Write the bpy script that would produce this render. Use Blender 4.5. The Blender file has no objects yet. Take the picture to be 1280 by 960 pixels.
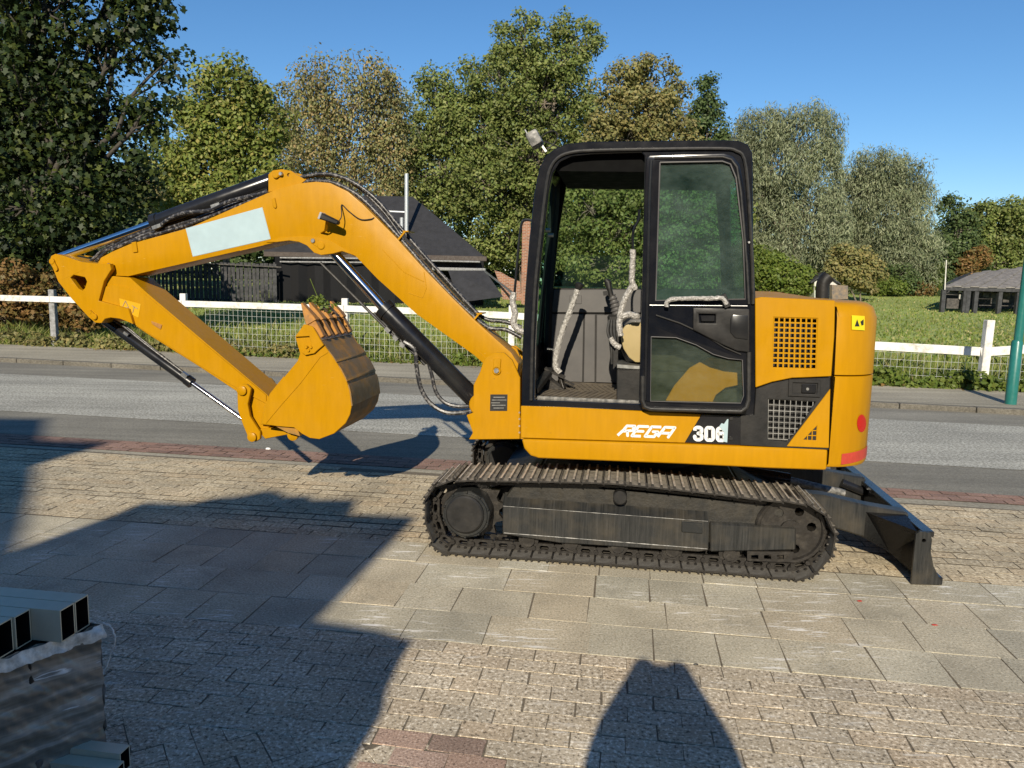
import bpy, bmesh, math, random
import numpy as np
from mathutils import Vector, Matrix
from mathutils.geometry import tessellate_polygon
random.seed(7); rng = np.random.default_rng(7)
SC = bpy.context.scene; COL = SC.collection
# ------------------------------------------------------------------ camera, sky, sun, exposure
F, H, HZ, ROLL, YAW = 960.0, 1.7, 350.0, .022, math.radians(8.2)
PIT = math.atan((480 - HZ) / F)
fwd = np.array([0, math.cos(PIT), -math.sin(PIT)]); _up = np.array([0, math.sin(PIT), math.cos(PIT)]); _rt = np.array([1., 0, 0])
rt = math.cos(ROLL) * _rt + math.sin(ROLL) * _up; up = -math.sin(ROLL) * _rt + math.cos(ROLL) * _up
CAM = np.array([0, 0, H])
cd = bpy.data.cameras.new("camera"); cam = bpy.data.objects.new("camera", cd); COL.objects.link(cam)
cd.sensor_width = 36; cd.lens = 36 * F / 1280; cd.clip_start = .05; cd.clip_end = 4000
cam.matrix_world = Matrix(((rt[0], up[0], -fwd[0], 0), (rt[1], up[1], -fwd[1], 0), (rt[2], up[2], -fwd[2], H), (0, 0, 0, 1)))
SC.camera = cam
SUN_AZ, SUN_EL = math.radians(9.5), math.radians(27)       # heading of the light, height of the sun
LD = np.array([math.sin(SUN_AZ) * math.cos(SUN_EL), math.cos(SUN_AZ) * math.cos(SUN_EL), -math.sin(SUN_EL)])
sd = bpy.data.lights.new("sun", 'SUN'); sd.energy = 5.0; sd.angle = math.radians(.5); sd.color = (1, .90, .73)
sun = bpy.data.objects.new("sun", sd); COL.objects.link(sun)
sun.rotation_euler = Vector(LD).to_track_quat('-Z', 'Y').to_euler()
W = bpy.data.worlds.new("World"); SC.world = W; W.use_nodes = True
nt = W.node_tree; bg = nt.nodes["Background"]; sky = nt.nodes.new("ShaderNodeTexSky")
sky.sky_type = 'NISHITA'; sky.sun_disc = False; sky.sun_elevation = SUN_EL; sky.sun_rotation = math.pi + SUN_AZ
sky.air_density = 1.0; sky.dust_density = 0.0; sky.ozone_density = 5.0
hs_ = nt.nodes.new('ShaderNodeHueSaturation'); hs_.inputs['Saturation'].default_value = 1.13; hs_.inputs['Value'].default_value = 1.0
nt.links.new(sky.outputs[0], hs_.inputs['Color']); nt.links.new(hs_.outputs[0], bg.inputs[0]); bg.inputs[1].default_value = .092
SC.view_settings.view_transform = 'Standard'; SC.view_settings.look = 'None'
SC.view_settings.exposure = 0.4; SC.view_settings.gamma = 1
SC.cycles.use_denoising = True
SC.cycles.transparent_max_bounces = 12
SC.cycles.max_bounces = 6
# ------------------------------------------------------------------ placing: photograph measurements turned into metres
def ray(x, y): return fwd + (x - 640) / F * rt - (y - 480) / F * up
U = np.array([math.cos(YAW), -math.sin(YAW), 0]); V = np.array([math.sin(YAW), math.cos(YAW), 0])
def ground(x, y, z=0.):
    r = ray(x, y); return CAM + (z - H) / r[2] * r
def guv(x, y, z=0.):
    g = ground(x, y, z); return float(g @ U), float(g @ V)
def onv(x, y, v):
    r = ray(x, y); p = CAM + v / (r @ V) * r; return float(p @ U), float(p[2])
def atY(x, y, D):
    r = ray(x, y); return CAM + D / r[1] * r
def uvz(u, v, z): return u * U + v * V + np.array([0, 0, z])
# ------------------------------------------------------------------ materials
MATS = {}
def node_mat(name):
    m = bpy.data.materials.new(name); m.use_nodes = True; MATS[name] = m
    return m, m.node_tree, m.node_tree.nodes["Principled BSDF"]
def nd(t, kind, **kw):
    n = t.nodes.new(kind)
    for k, v in kw.items():
        if k in ('operation', 'blend_type', 'data_type', 'feature', 'noise_dimensions', 'interpolation', 'distance', 'wave_type', 'bands_direction'): setattr(n, k, v)
        else: n.inputs[k].default_value = v
    return n
def coords(t, scale=(1, 1, 1), obj=False, rot=(0, 0, 0)):
    if obj: s = t.nodes.new('ShaderNodeTexCoord').outputs['Object']
    else: s = t.nodes.new('ShaderNodeNewGeometry').outputs['Position']
    mp = t.nodes.new('ShaderNodeMapping'); mp.inputs['Scale'].default_value = scale; mp.inputs['Rotation'].default_value = rot
    t.links.new(s, mp.inputs[0]); return mp.outputs[0]
def noise(t, vec, scale, detail=3, rough=.55):
    n = nd(t, 'ShaderNodeTexNoise', Scale=scale, Detail=detail, Roughness=rough); t.links.new(vec, n.inputs['Vector']); return n.outputs[0]
def ramp(t, fac, stops):
    r = t.nodes.new('ShaderNodeValToRGB'); e = r.color_ramp.elements
    while len(e) < len(stops): e.new(.5)
    for k, (p, c) in zip(e, stops):
        k.position = p; k.color = (*c, 1) if hasattr(c, '__len__') else (c, c, c, 1)
    t.links.new(fac, r.inputs[0]); return r.outputs[0]
def mix(t, fac, a, b, mode='MIX'):
    m = t.nodes.new('ShaderNodeMix'); m.data_type = 'RGBA'; m.blend_type = mode
    for q_, v in ((0, fac), (6, a), (7, b)):
        s = m.inputs[q_]
        if isinstance(v, (int, float)): s.default_value = v if q_ == 0 else (v, v, v, 1)
        elif isinstance(v, tuple): s.default_value = (*v, 1)
        else: t.links.new(v, s)
    return m.outputs[2]
def bump(t, bs, h, strength=.3, dist=.01):
    b = nd(t, 'ShaderNodeBump', Strength=strength, Distance=dist); t.links.new(h, b.inputs['Height']); t.links.new(b.outputs[0], bs.inputs['Normal'])
def simple(name, col, rough=.5, metal=0, var=.15, vs=6., bmp=0., bs_=60., coat=0, col2=None, thresh=(.35, .7), spec=.5):
    """colour with soft wear: mottling between col and col2, fine relief"""
    m, t, b = node_mat(name); c = coords(t, obj=True)
    c2 = col2 or tuple(x * (1 - var) for x in col)
    n = noise(t, c, vs, 5, .65)
    t.links.new(mix(t, ramp(t, n, [(thresh[0], 0.), (thresh[1], 1.)]), tuple(col), tuple(c2)), b.inputs['Base Color'])
    t.links.new(ramp(t, noise(t, c, vs * 2.3, 4), [(.3, rough * .8), (.75, min(1, rough * 1.25))]), b.inputs['Roughness'])
    b.inputs['Metallic'].default_value = metal; b.inputs['Coat Weight'].default_value = coat; b.inputs['Specular IOR Level'].default_value = spec; b.inputs['Coat Roughness'].default_value = .12
    if bmp: bump(t, b, noise(t, c, bs_, 4), bmp, .004)
    return m
def rand_island(t):
    return t.nodes.new('ShaderNodeNewGeometry').outputs['Random Per Island']
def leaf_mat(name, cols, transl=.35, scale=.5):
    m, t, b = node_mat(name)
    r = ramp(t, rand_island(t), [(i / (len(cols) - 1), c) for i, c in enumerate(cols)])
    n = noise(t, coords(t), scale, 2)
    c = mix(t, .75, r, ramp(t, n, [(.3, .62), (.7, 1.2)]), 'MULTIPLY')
    t.links.new(c, b.inputs['Base Color']); b.inputs['Roughness'].default_value = .55; b.inputs['Specular IOR Level'].default_value = .3
    tr = t.nodes.new('ShaderNodeBsdfTranslucent'); t.links.new(c, tr.inputs[0])
    mx = t.nodes.new('ShaderNodeMixShader'); mx.inputs[0].default_value = transl
    t.links.new(b.outputs[0], mx.inputs[1]); t.links.new(tr.outputs[0], mx.inputs[2]); t.links.new(mx.outputs[0], t.nodes['Material Output'].inputs[0])
    return m
def speck_mat(name, base, dark, light, fine=220., piece=.25, joined=False, streak=0., rough=.85, lichen=0.):
    """stone / concrete piece: mottled aggregate, every piece its own tone, pale scuffs"""
    m, t, b = node_mat(name); c = coords(t)
    sp = noise(t, c, fine, 2, .7)
    col = ramp(t, sp, [(.36, dark), (.43, base), (.55, base), (.64, light)])
    big = ramp(t, noise(t, c, 2.2, 4), [(.3, .78), (.7, 1.15)])
    col = mix(t, 1., col, big, 'MULTIPLY')
    rnd = rand_island(t) if joined else t.nodes.new('ShaderNodeObjectInfo').outputs['Random']
    tone = ramp(t, rnd, [(0, (1 - piece, 1 - piece, 1 - piece)), (.35, (1, .97, .93)), (.55, (1 + piece * .3,) * 3), (.8, (1.0, .93, .86)), (1, (1 - piece * .6, 1 - piece * .55, 1 - piece * .5))])
    col = mix(t, 1., col, tone, 'MULTIPLY')
    if lichen:
        l = ramp(t, noise(t, c, 5, 5, .7), [(.56, 0.), (.66, lichen)]); col = mix(t, l, col, tuple(x * .45 for x in base))
    if streak:
        s = noise(t, coords(t, (2.2, 16, 1), rot=(0, 0, .35)), 2.2, 4, .7); p = noise(t, c, 1.1, 2)
        mk = mix(t, 1., ramp(t, s, [(.56, 0.), (.63, 1.)]), ramp(t, p, [(.48, 0.), (.58, streak)]), 'MULTIPLY')
        col = mix(t, mk, col, (.72, .69, .62))
    t.links.new(col, b.inputs['Base Color']); b.inputs['Roughness'].default_value = rough
    bump(t, b, noise(t, c, fine * .6, 3), .35, .004)
    return m
YEL = (.41, .196, .001)
m, t, b = node_mat('yellow_paint'); c = coords(t, obj=True)
dirt_or_haze = ramp(t, noise(t, c, 3., 6, .7), [(.55, 0.), (.85, .35)])
sag = ramp(t, noise(t, coords(t, (8, 8, 1.2), obj=True), 4, 4), [(.3, .93), (.7, 1.03)])
t.links.new(mix(t, dirt_or_haze, mix(t, 1., YEL, sag, 'MULTIPLY'), (.40, .175, .008)), b.inputs['Base Color'])
chip = ramp(t, noise(t, c, 38, 4, .7), [(.715, 0.), (.73, 1.)]); zone = ramp(t, noise(t, c, 2.1, 3), [(.5, 0.), (.62, 1.)])
scr = ramp(t, noise(t, coords(t, (5, 5, 45), obj=True, rot=(0, .5, 0)), 5, 3, .6), [(.70, 0.), (.73, .5)])
base_c = b.inputs['Base Color'].links[0].from_socket
col_c = mix(t, mix(t, 1., scr, zone, 'MULTIPLY'), base_c, (.62, .40, .14)); col_c = mix(t, mix(t, 1., chip, zone, 'MULTIPLY'), col_c, (.12, .07, .03)); t.links.new(col_c, b.inputs['Base Color'])
t.links.new(ramp(t, noise(t, c, 7, 5), [(.3, .3), (.75, .5)]), b.inputs['Roughness']); b.inputs['Specular IOR Level'].default_value = .2
bump(t, b, noise(t, c, 7, 2), .12, .004)
simple('black_paint', (.008, .008, .010), .24, coat=.1, col2=(.018, .018, .018), vs=5, spec=.4)
simple('cab_black', (.004, .005, .008), .16, coat=.15, col2=(.010, .010, .012), vs=5, spec=.4)
simple('matt_black', (.010, .010, .010), .5, col2=(.024, .022, .020), vs=8, bmp=.2, spec=.3)
simple('rubber', (.014, .014, .014), .5, col2=(.035, .033, .03), vs=20, spec=.35)
simple('hose_black', (.016, .016, .018), .4, col2=(.16, .15, .14), vs=45, thresh=(.5, .62))
simple('chrome', (.82, .84, .88), .1, 1, var=.08)
simple('zinc', (.5, .5, .48), .35, .9, var=.3, vs=12)
simple('grey_panel', (.058, .056, .056), .5, col2=(.09, .084, .08), vs=3, bmp=.05)
simple('beige_plastic', (.34, .26, .115), .6, var=.1)
simple('bare_steel', (.40, .31, .22), .45, .3, col2=(.22, .15, .09), vs=30)
simple('worn_bucket_steel', (.20, .125, .045), .55, .1, col2=(.42, .19, .012), vs=7, bmp=.15, thresh=(.45, .72))
simple('worn_tooth', (.46, .2, .03), .5, .2, col2=(.24, .13, .05), vs=22, bmp=.2)
m = simple('track_steel', (.026, .023, .020), .42, .3, col2=(.08, .07, .057), vs=17, bmp=.4, thresh=(.5, .85))
simple('track_frame_paint', (.018, .019, .019), .36, 0, col2=(.06, .055, .045), vs=9, bmp=.2, thresh=(.5, .9), spec=.4)
simple('dusty_steel', (.15, .14, .12), .6, .1, col2=(.07, .06, .05), vs=18, bmp=.4)
simple('rib_steel', (.62, .55, .45), .45, .2, col2=(.34, .28, .21), vs=20)
simple('lining', (.006, .006, .006), .9, spec=.05)
simple('bark_dark', (.035, .03, .024), .9, col2=(.07, .06, .045), vs=9, bmp=.6, bs_=14)
simple('muddy_steel', (.235, .21, .17), .85, 0, col2=(.09, .08, .065), vs=16, bmp=.8, thresh=(.42, .62))
simple('greasy_dirt', (.034, .03, .023), .5, .1, col2=(.012, .012, .011), vs=11, bmp=.5)
simple('floor_mat', (.16, .13, .09), .85, 0, col2=(.06, .05, .04), vs=9, bmp=.3)
simple('white_decal', (.68, .68, .66), .4, var=.03)
simple('silver_sticker', (.37, .48, .51), .35, 0, var=.1, vs=9)
simple('yellow_sticker', (.66, .54, .01), .4, var=.05)
simple('faded_sticker', (.56, .31, .005), .4, var=.05)
simple('sticker_print', (.02, .02, .02), .4)
simple('red_reflector', (.46, .012, .006), .3, var=.15)
simple('worn_red', (.46, .05, .03), .4, var=.25, vs=12)
simple('grey_worn', (.24, .23, .21), .5, 0, col2=(.07, .07, .065), vs=30, thresh=(.4, .6))
simple('lamp_lens', (.5, .5, .5), .15, .3)
m, t, b = node_mat('plastic_wrap'); c = coords(t, obj=True)
t.links.new(ramp(t, noise(t, c, 60, 4, .8), [(.35, (.16, .15, .135)), (.65, (.46, .44, .41))]), b.inputs['Base Color']); b.inputs['Roughness'].default_value = .25
bump(t, b, noise(t, c, 60, 3), .9, .01)
def glass(name, col, alpha, rough=.03, dirt_or_haze=.0):
    m, t, b = node_mat(name); tr = t.nodes.new('ShaderNodeBsdfTransparent'); tr.inputs[0].default_value = (*col, 1)
    b.inputs['Base Color'].default_value = (col[0] * .05, col[1] * .08, col[2] * .07, 1); b.inputs['Roughness'].default_value = rough
    if dirt_or_haze:
        c = coords(t, (1, 1, 1.6), obj=True); n = ramp(t, noise(t, c, 3, 8, .8), [(.3, .15), (.75, 1.)])
        t.links.new(mix(t, n, (col[0] * .02, col[1] * .05, col[2] * .05), (.30, .36, .33)), b.inputs['Base Color'])  # cloudy pale tone: hazy reflection painted into the pane colour along with dirt
    mx = t.nodes.new('ShaderNodeMixShader')
    if dirt_or_haze: t.links.new(ramp(t, n, [(0, alpha), (1, min(1, alpha + dirt_or_haze))]), mx.inputs[0])
    else: mx.inputs[0].default_value = alpha
    t.links.new(tr.outputs[0], mx.inputs[1]); t.links.new(b.outputs[0], mx.inputs[2]); t.links.new(mx.outputs[0], t.nodes['Material Output'].inputs[0])
glass('clear_glass', (.9, .97, .94), .07)
glass('tinted_glass', (.58, .80, .72), .10, dirt_or_haze=.07)
glass('lower_glass', (.85, .88, .74), .07, dirt_or_haze=.05)
glass('film', (.85, .86, .88), .35, .16, dirt_or_haze=.45)
# ground
speck_mat('brick_pale', (.43, .365, .265), (.14, .115, .08), (.74, .67, .54), 62, .14, streak=.4)
speck_mat('brick_far', (.44, .37, .25), (.19, .15, .10), (.68, .60, .44), 45, .16, joined=True)
speck_mat('brick_pink', (.36, .25, .19), (.14, .10, .075), (.55, .42, .33), 105, .3, joined=False)
speck_mat('slab_grey', (.42, .385, .29), (.25, .225, .16), (.57, .53, .42), 90, .18, streak=1., lichen=.3)
speck_mat('red_brick_band', (.25, .15, .115), (.16, .115, .09), (.33, .24, .19), 90, .25, joined=True)
def ground_mat(name, stops, fine, big=(.8, 1.15), rough=.9, lines=None, bigs=.6, bm=.3):
    m, t, b = node_mat(name); c = coords(t)
    col = ramp(t, noise(t, c, fine, 3, .75), stops)
    col = mix(t, 1., col, ramp(t, noise(t, c, bigs, 5), [(.3, big[0]), (.7, big[1])]), 'MULTIPLY')
    if lines:
        s = noise(t, coords(t, (.12, 2.2, 1), rot=(0, 0, math.radians(10))), 1.6, 5, .65)
        col = mix(t, 1., col, ramp(t, s, [(.35, lines[0]), (.65, lines[1])]), 'MULTIPLY')
    t.links.new(col, b.inputs['Base Color']); b.inputs['Roughness'].default_value = rough
    bump(t, b, noise(t, c, fine, 3), bm, .006); return m
ground_mat('sand_joint', [(.3, (.085, .07, .05)), (.7, (.19, .155, .105))], 60)
ground_mat('asphalt_dark', [(.35, (.145, .135, .108)), (.65, (.265, .25, .205))], 60, lines=(.8, 1.15))
ground_mat('asphalt_pale', [(.36, (.17, .165, .135)), (.5, (.32, .31, .265)), (.64, (.56, .55, .48))], 38, lines=(.8, 1.15))
ground_mat('pavement_tar', [(.35, (.235, .21, .155)), (.65, (.39, .355, .275))], 30, lines=(.8, 1.15))
ground_mat('kerb_stone', [(.35, (.09, .08, .062)), (.65, (.165, .15, .12))], 30, lines=(.8, 1.15))
ground_mat('meadow', [(.3, (.15, .22, .04)), (.5, (.23, .30, .065)), (.72, (.38, .32, .14))], 6, (.75, 1.2), .95, bigs=.12)
m, t, b = node_mat('stretch_film'); c = coords(t, obj=True)
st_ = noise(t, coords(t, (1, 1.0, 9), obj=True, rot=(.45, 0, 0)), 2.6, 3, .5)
t.links.new(ramp(t, st_, [(.36, (.13, .118, .10)), (.5, (.22, .195, .165)), (.58, (.34, .32, .29)), (.635, (.28, .27, .26)), (.66, (.8, .82, .85)), (.685, (.25, .25, .25))]), b.inputs['Base Color'])  # narrow pale stops paint highlight streaks into the film colour
b.inputs['Roughness'].default_value = .2; b.inputs['Specular IOR Level'].default_value = .5; bump(t, b, noise(t, c, 14, 3), .35, .01)
m, t, b = node_mat('scratched_frame'); c = coords(t, obj=True)
vst = noise(t, coords(t, (60, 1, 3), obj=True), 1.5, 4, .7)
t.links.new(mix(t, ramp(t, noise(t, c, 6, 5), [(.45, 0.), (.8, .7)]), ramp(t, vst, [(.35, (.010, .011, .011)), (.6, (.026, .026, .025)), (.8, (.06, .058, .054))]), (.07, .058, .04)), b.inputs['Base Color']); b.inputs['Roughness'].default_value = .42; b.inputs['Specular IOR Level'].default_value = .4; bump(t, b, vst, .15, .003)
# things behind
simple('white_fence_paint', (.66, .64, .59), .6, col2=(.34, .32, .27), vs=7, bmp=.3, thresh=(.5, .72))
simple('grey_post', (.3, .3, .3), .75, col2=(.12, .12, .11), vs=14, bmp=.4)
simple('galvanised', (.55, .57, .58), .4, .5, var=.25, vs=10)
simple('wire', (.5, .52, .48), .5, .4)
simple('tarred_wood', (.018, .018, .02), .75, col2=(.055, .055, .058), vs=5, bmp=.4)
simple('roof_felt', (.016, .016, .018), .8, col2=(.026, .026, .03), vs=3, bmp=.3)
simple('dark_fascia', (.06, .045, .035), .7)
simple('black_sheet_and_shade', (.007, .007, .008), .6, bmp=.4, bs_=8, spec=.2)
m, t, b = node_mat('red_brick'); bt = nd(t, 'ShaderNodeTexBrick', Scale=1.0); bt.inputs['Color1'].default_value = (.30, .12, .06, 1); bt.inputs['Color2'].default_value = (.17, .07, .04, 1); bt.inputs['Mortar'].default_value = (.3, .25, .2, 1)
bt.inputs['Brick Width'].default_value = .22; bt.inputs['Row Height'].default_value = .075; bt.inputs['Mortar Size'].default_value = .01
t.links.new(coords(t, rot=(math.pi / 2, 0, 0)), bt.inputs['Vector']); t.links.new(bt.outputs[0], b.inputs['Base Color']); b.inputs['Roughness'].default_value = .9
simple('shed_roof', (.24, .22, .20), .85, col2=(.11, .10, .09), vs=4, bmp=.3)
simple('shed_wood', (.03, .028, .026), .85, col2=(.11, .10, .09), vs=6)
simple('pale_wall', (.62, .6, .55), .8, col2=(.42, .38, .32), vs=5)
simple('green_pole', (.01, .12, .10), .35, coat=.3, col2=(.02, .15, .13), vs=8)
simple('bark', (.10, .08, .06), .9, col2=(.2, .17, .13), vs=9, bmp=.6, bs_=14)
simple('film_edge', (.82, .8, .76), .25, col2=(.4, .39, .37), vs=30, bmp=.8)
simple('tube_steel', (.58, .55, .42), .42, .1, var=.2, vs=5)
simple('cardboard', (.24, .17, .105), .8, col2=(.08, .08, .085), vs=5, bmp=.5, bs_=7)
simple('house_wall', (.35, .2, .14), .85, var=.3)
simple('skin', (.55, .33, .23), .5); simple('cloth', (.05, .06, .09), .9); simple('hair', (.05, .03, .02), .7)
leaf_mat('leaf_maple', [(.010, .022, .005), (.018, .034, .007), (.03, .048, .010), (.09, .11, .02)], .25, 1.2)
leaf_mat('leaf_lime', [(.115, .155, .028), (.175, .22, .04), (.23, .26, .06), (.32, .28, .075)], .35)
leaf_mat('leaf_birch', [(.15, .17, .06), (.24, .24, .09), (.32, .28, .12), (.40, .28, .13)], .35)
leaf_mat('leaf_alder', [(.09, .13, .03), (.15, .19, .045), (.19, .22, .06), (.25, .26, .085)], .3)
leaf_mat('leaf_dark', [(.045, .075, .025), (.08, .12, .035), (.12, .155, .055)], .3)
leaf_mat('leaf_oak', [(.14, .155, .05), (.22, .2, .07), (.29, .235, .085)], .3)
leaf_mat('leaf_willow', [(.14, .175, .09), (.23, .255, .14), (.33, .345, .21)], .3)
leaf_mat('leaf_bush', [(.08, .12, .02), (.12, .17, .025), (.17, .2, .04)], .35)
leaf_mat('leaf_autumn', [(.11, .10, .03), (.2, .13, .04), (.3, .16, .06)], .35)
leaf_mat('grass_blade', [(.125, .19, .03), (.21, .27, .05), (.30, .33, .085), (.44, .38, .18)], .4, 1.)
# ------------------------------------------------------------------ mesh building
def link(o, parent=None):
    COL.objects.link(o)
    if parent is not None: o.parent = parent
    return o
def tag(o, label=None, cat=None, group=None, kind=None):
    for k, v in (('label', label), ('category', cat), ('group', group), ('kind', kind)):
        if v: o[k] = v
    return o
def empty(name, loc=(0, 0, 0), rz=0):
    o = bpy.data.objects.new(name, None); o.location = loc; o.rotation_euler = (0, 0, rz); o.empty_display_size = .2; return link(o)
class MB:
    def __init__(s): s.v = []; s.f = []; s.m = []
    def add(s, vs, fs, mi=0):
        k = len(s.v); s.v += [tuple(map(float, p)) for p in vs]; s.f += [tuple(k + i for i in f) for f in fs]; s.m += [mi] * len(fs); return s
    def box(s, x0, x1, y0, y1, z0, z1, mi=0):
        return s.add([(x, y, z) for x in (x0, x1) for y in (y0, y1) for z in (z0, z1)],
                     [(0, 1, 3, 2), (4, 6, 7, 5), (0, 4, 5, 1), (2, 3, 7, 6), (0, 2, 6, 4), (1, 5, 7, 3)], mi)
    def obox(s, p0, p1, w, h, upv=(0, 0, 1), mi=0, w2=None, h2=None):
        """bar from p0 to p1, w across, h along upv"""
        p0 = Vector(p0); p1 = Vector(p1); d = (p1 - p0).normalized(); sd_ = d.cross(Vector(upv)).normalized(); u_ = sd_.cross(d)
        vs = []
        for p, ww, hh in ((p0, w, h), (p1, w2 or w, h2 or h)):
            for a, b_ in ((-1, -1), (1, -1), (1, 1), (-1, 1)): vs.append(p + sd_ * a * ww / 2 + u_ * b_ * hh / 2)
        return s.add(vs, [(3, 2, 1, 0), (4, 5, 6, 7), (0, 1, 5, 4), (1, 2, 6, 5), (2, 3, 7, 6), (3, 0, 4, 7)], mi)
    def prism(s, pts, y0, y1, holes=(), mi=0, pts1=None):
        """outline in (x,z), filled and given depth from y0 to y1"""
        A = sum(pts[i][0] * pts[(i + 1) % len(pts)][1] - pts[(i + 1) % len(pts)][0] * pts[i][1] for i in range(len(pts)))
        pts1 = list(pts1) if pts1 else list(pts)
        pts = list(pts)
        if A < 0: pts = pts[::-1]; pts1 = pts1[::-1]
        n = len(pts)
        if not holes:
            s.add([(x, y0, z) for x, z in pts] + [(x, y1, z) for x, z in pts1],
                  [tuple(range(n)), tuple(range(2 * n - 1, n - 1, -1))] + [(i, i + n, (i + 1) % n + n, (i + 1) % n) for i in range(n)], mi)
        else:
            hs = []
            for h in holes:
                a = sum(h[i][0] * h[(i + 1) % len(h)][1] - h[(i + 1) % len(h)][0] * h[i][1] for i in range(len(h)))
                hs.append(list(h)[::-1] if a > 0 else list(h))
            loops = [pts] + hs; flat = [p for l in loops for p in l]; N = len(flat)
            tris = tessellate_polygon([[Vector((x, z, 0)) for x, z in l] for l in loops])
            fs = []
            for tr in tris:
                a, b_, c_ = tr
                ar = (flat[b_][0] - flat[a][0]) * (flat[c_][1] - flat[a][1]) - (flat[c_][0] - flat[a][0]) * (flat[b_][1] - flat[a][1])
                if abs(ar) < 1e-12: continue
                if ar < 0: a, b_ = b_, a
                fs.append((a, b_, c_)); fs.append((c_ + N, b_ + N, a + N))
            k = 0
            for l in loops:
                n = len(l)
                for i in range(n): fs.append((k + i, k + i + N, k + (i + 1) % n + N, k + (i + 1) % n))
                k += n
            s.add([(x, y0, z) for x, z in flat] + [(x, y1, z) for x, z in flat], fs, mi)
        return s
    def tube(s, path, r, n=8, mi=0, cap=True, wob=None):
        P = [Vector(p) for p in path]; R = r if hasattr(r, '__len__') else [r] * len(P); k = len(s.v); prev = None
        for i, p in enumerate(P):
            d = (P[min(i + 1, len(P) - 1)] - P[max(i - 1, 0)]).normalized()
            if prev is None: a = d.orthogonal().normalized()
            else: a = (prev - d * prev.dot(d)).normalized()
            prev = a; b_ = d.cross(a)
            for j in range(n):
                th = 2 * math.pi * j / n; q = p + (a * math.cos(th) + b_ * math.sin(th)) * R[i]; s.v.append(tuple(q))
        for i in range(len(P) - 1):
            for j in range(n): s.f.append((k + i * n + j, k + i * n + (j + 1) % n, k + (i + 1) * n + (j + 1) % n, k + (i + 1) * n + j)); s.m.append(mi)
        if cap:
            s.f.append(tuple(k + j for j in range(n))[::-1]); s.f.append(tuple(k + (len(P) - 1) * n + j for j in range(n))); s.m += [mi, mi]
        return s
    def cyl(s, p0, p1, r, n=20, mi=0, r2=None): return s.tube([p0, p1], [r, r2 or r], n, mi)
    def build(s, name, mats, parent=None, smooth=35, bev=0, seg=1, label=None):
        if not isinstance(mats, (list, tuple)): mats = [mats]
        me = bpy.data.meshes.new(name); me.from_pydata(s.v, [], s.f)
        for m_ in mats: me.materials.append(MATS[m_] if isinstance(m_, str) else m_)
        bm = bmesh.new(); bm.from_mesh(me)
        bm.faces.ensure_lookup_table()
        if len(mats) > 1:
            for f, mi in zip(bm.faces, s.m): f.material_index = mi
        bmesh.ops.recalc_face_normals(bm, faces=bm.faces)
        if bev:
            es = [e for e in bm.edges if len(e.link_faces) == 2 and e.calc_face_angle(0) > math.radians(28)]
            bmesh.ops.bevel(bm, geom=es, offset=bev, segments=seg, affect='EDGES', clamp_overlap=True, profile=.6)
        if smooth:
            for f in bm.faces: f.smooth = True
            for e in bm.edges:
                if len(e.link_faces) != 2 or e.calc_face_angle(0) > math.radians(smooth): e.smooth = False
        bm.to_mesh(me); bm.free()
        o = link(bpy.data.objects.new(name, me), parent)
        if label: o['label'] = label
        return o
def fast_mesh(name, verts, k, mat, parent=None):
    """verts: (n,k,3) -> n separate k-gons"""
    n = len(verts); me = bpy.data.meshes.new(name)
    me.vertices.add(n * k); me.vertices.foreach_set('co', np.asarray(verts, np.float32).ravel())
    me.loops.add(n * k); me.loops.foreach_set('vertex_index', np.arange(n * k, dtype=np.int32))
    me.polygons.add(n); me.polygons.foreach_set('loop_start', np.arange(0, n * k, k, dtype=np.int32))
    me.polygons.foreach_set('loop_total', np.full(n, k, np.int32)); me.update(calc_edges=True); me.validate()
    me.materials.append(MATS[mat]); return link(bpy.data.objects.new(name, me), parent)
def smooth_path(pts, k=6):
    P = [np.array(p, float) for p in pts]; P = [2 * P[0] - P[1]] + P + [2 * P[-1] - P[-2]]; out = []
    for i in range(1, len(P) - 2):
        for j in range(k):
            t_ = j / k; a, b_, c_, d = P[i - 1:i + 3]
            out.append(tuple(.5 * (2 * b_ + (c_ - a) * t_ + (2 * a - 5 * b_ + 4 * c_ - d) * t_ ** 2 + (3 * b_ - a - 3 * c_ + d) * t_ ** 3)))
    out.append(tuple(P[-2])); return out
# ------------------------------------------------------------------ the setting: ground, paving, road
def line_uv(p, q, z=0.):
    """ground line through two measured points, as v(u)"""
    (u0, v0_), (u1, v1) = guv(*p, z), guv(*q, z); s_ = (v1 - v0_) / (u1 - u0); return lambda u: v0_ + (u - u0) * s_
L_sl0 = lambda u: 3.36; L_sl1 = lambda u: 4.66
L_brk = line_uv((125, 565), (1110, 627)); L_red0 = line_uv((125, 562), (1110, 621.5)); L_red1 = line_uv((125, 548.7), (1100, 608.7))
L_a1 = line_uv((0, 513), (1280, 587.5)); L_a2 = line_uv((0, 466.7), (1280, 533)); L_kf = line_uv((0, 452), (1280, 518.5))
ZP = .07
L_gr = line_uv((0, 431), (1240, 488.5), ZP)
UU = np.linspace(-60, 60, 25)
def band(name, la, lb, z, mat, ext=None):
    mb = MB(); vs = []
    us = [u for u in UU]
    for u in us: vs += [uvz(u, la(u), z), uvz(u, lb(u), z)]
    mb.add(vs, [(2 * i, 2 * i + 2, 2 * i + 3, 2 * i + 1) for i in range(len(us) - 1)])
    return tag(mb.build(name, mat, smooth=0), kind='structure')
def gz(Y):
    return 1.2 * (min(1., max(0., (Y - 18) / 36))) ** 1.6
mb = MB(); R_ = 900; ys_ = [-R_, 18] + list(np.linspace(20, 54, 18)) + [80, R_]
mb.add([(x, y, gz(y) - .02) for y in ys_ for x in (-R_, R_)], [(2 * i, 2 * i + 1, 2 * i + 3, 2 * i + 2) for i in range(len(ys_) - 1)])
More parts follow.
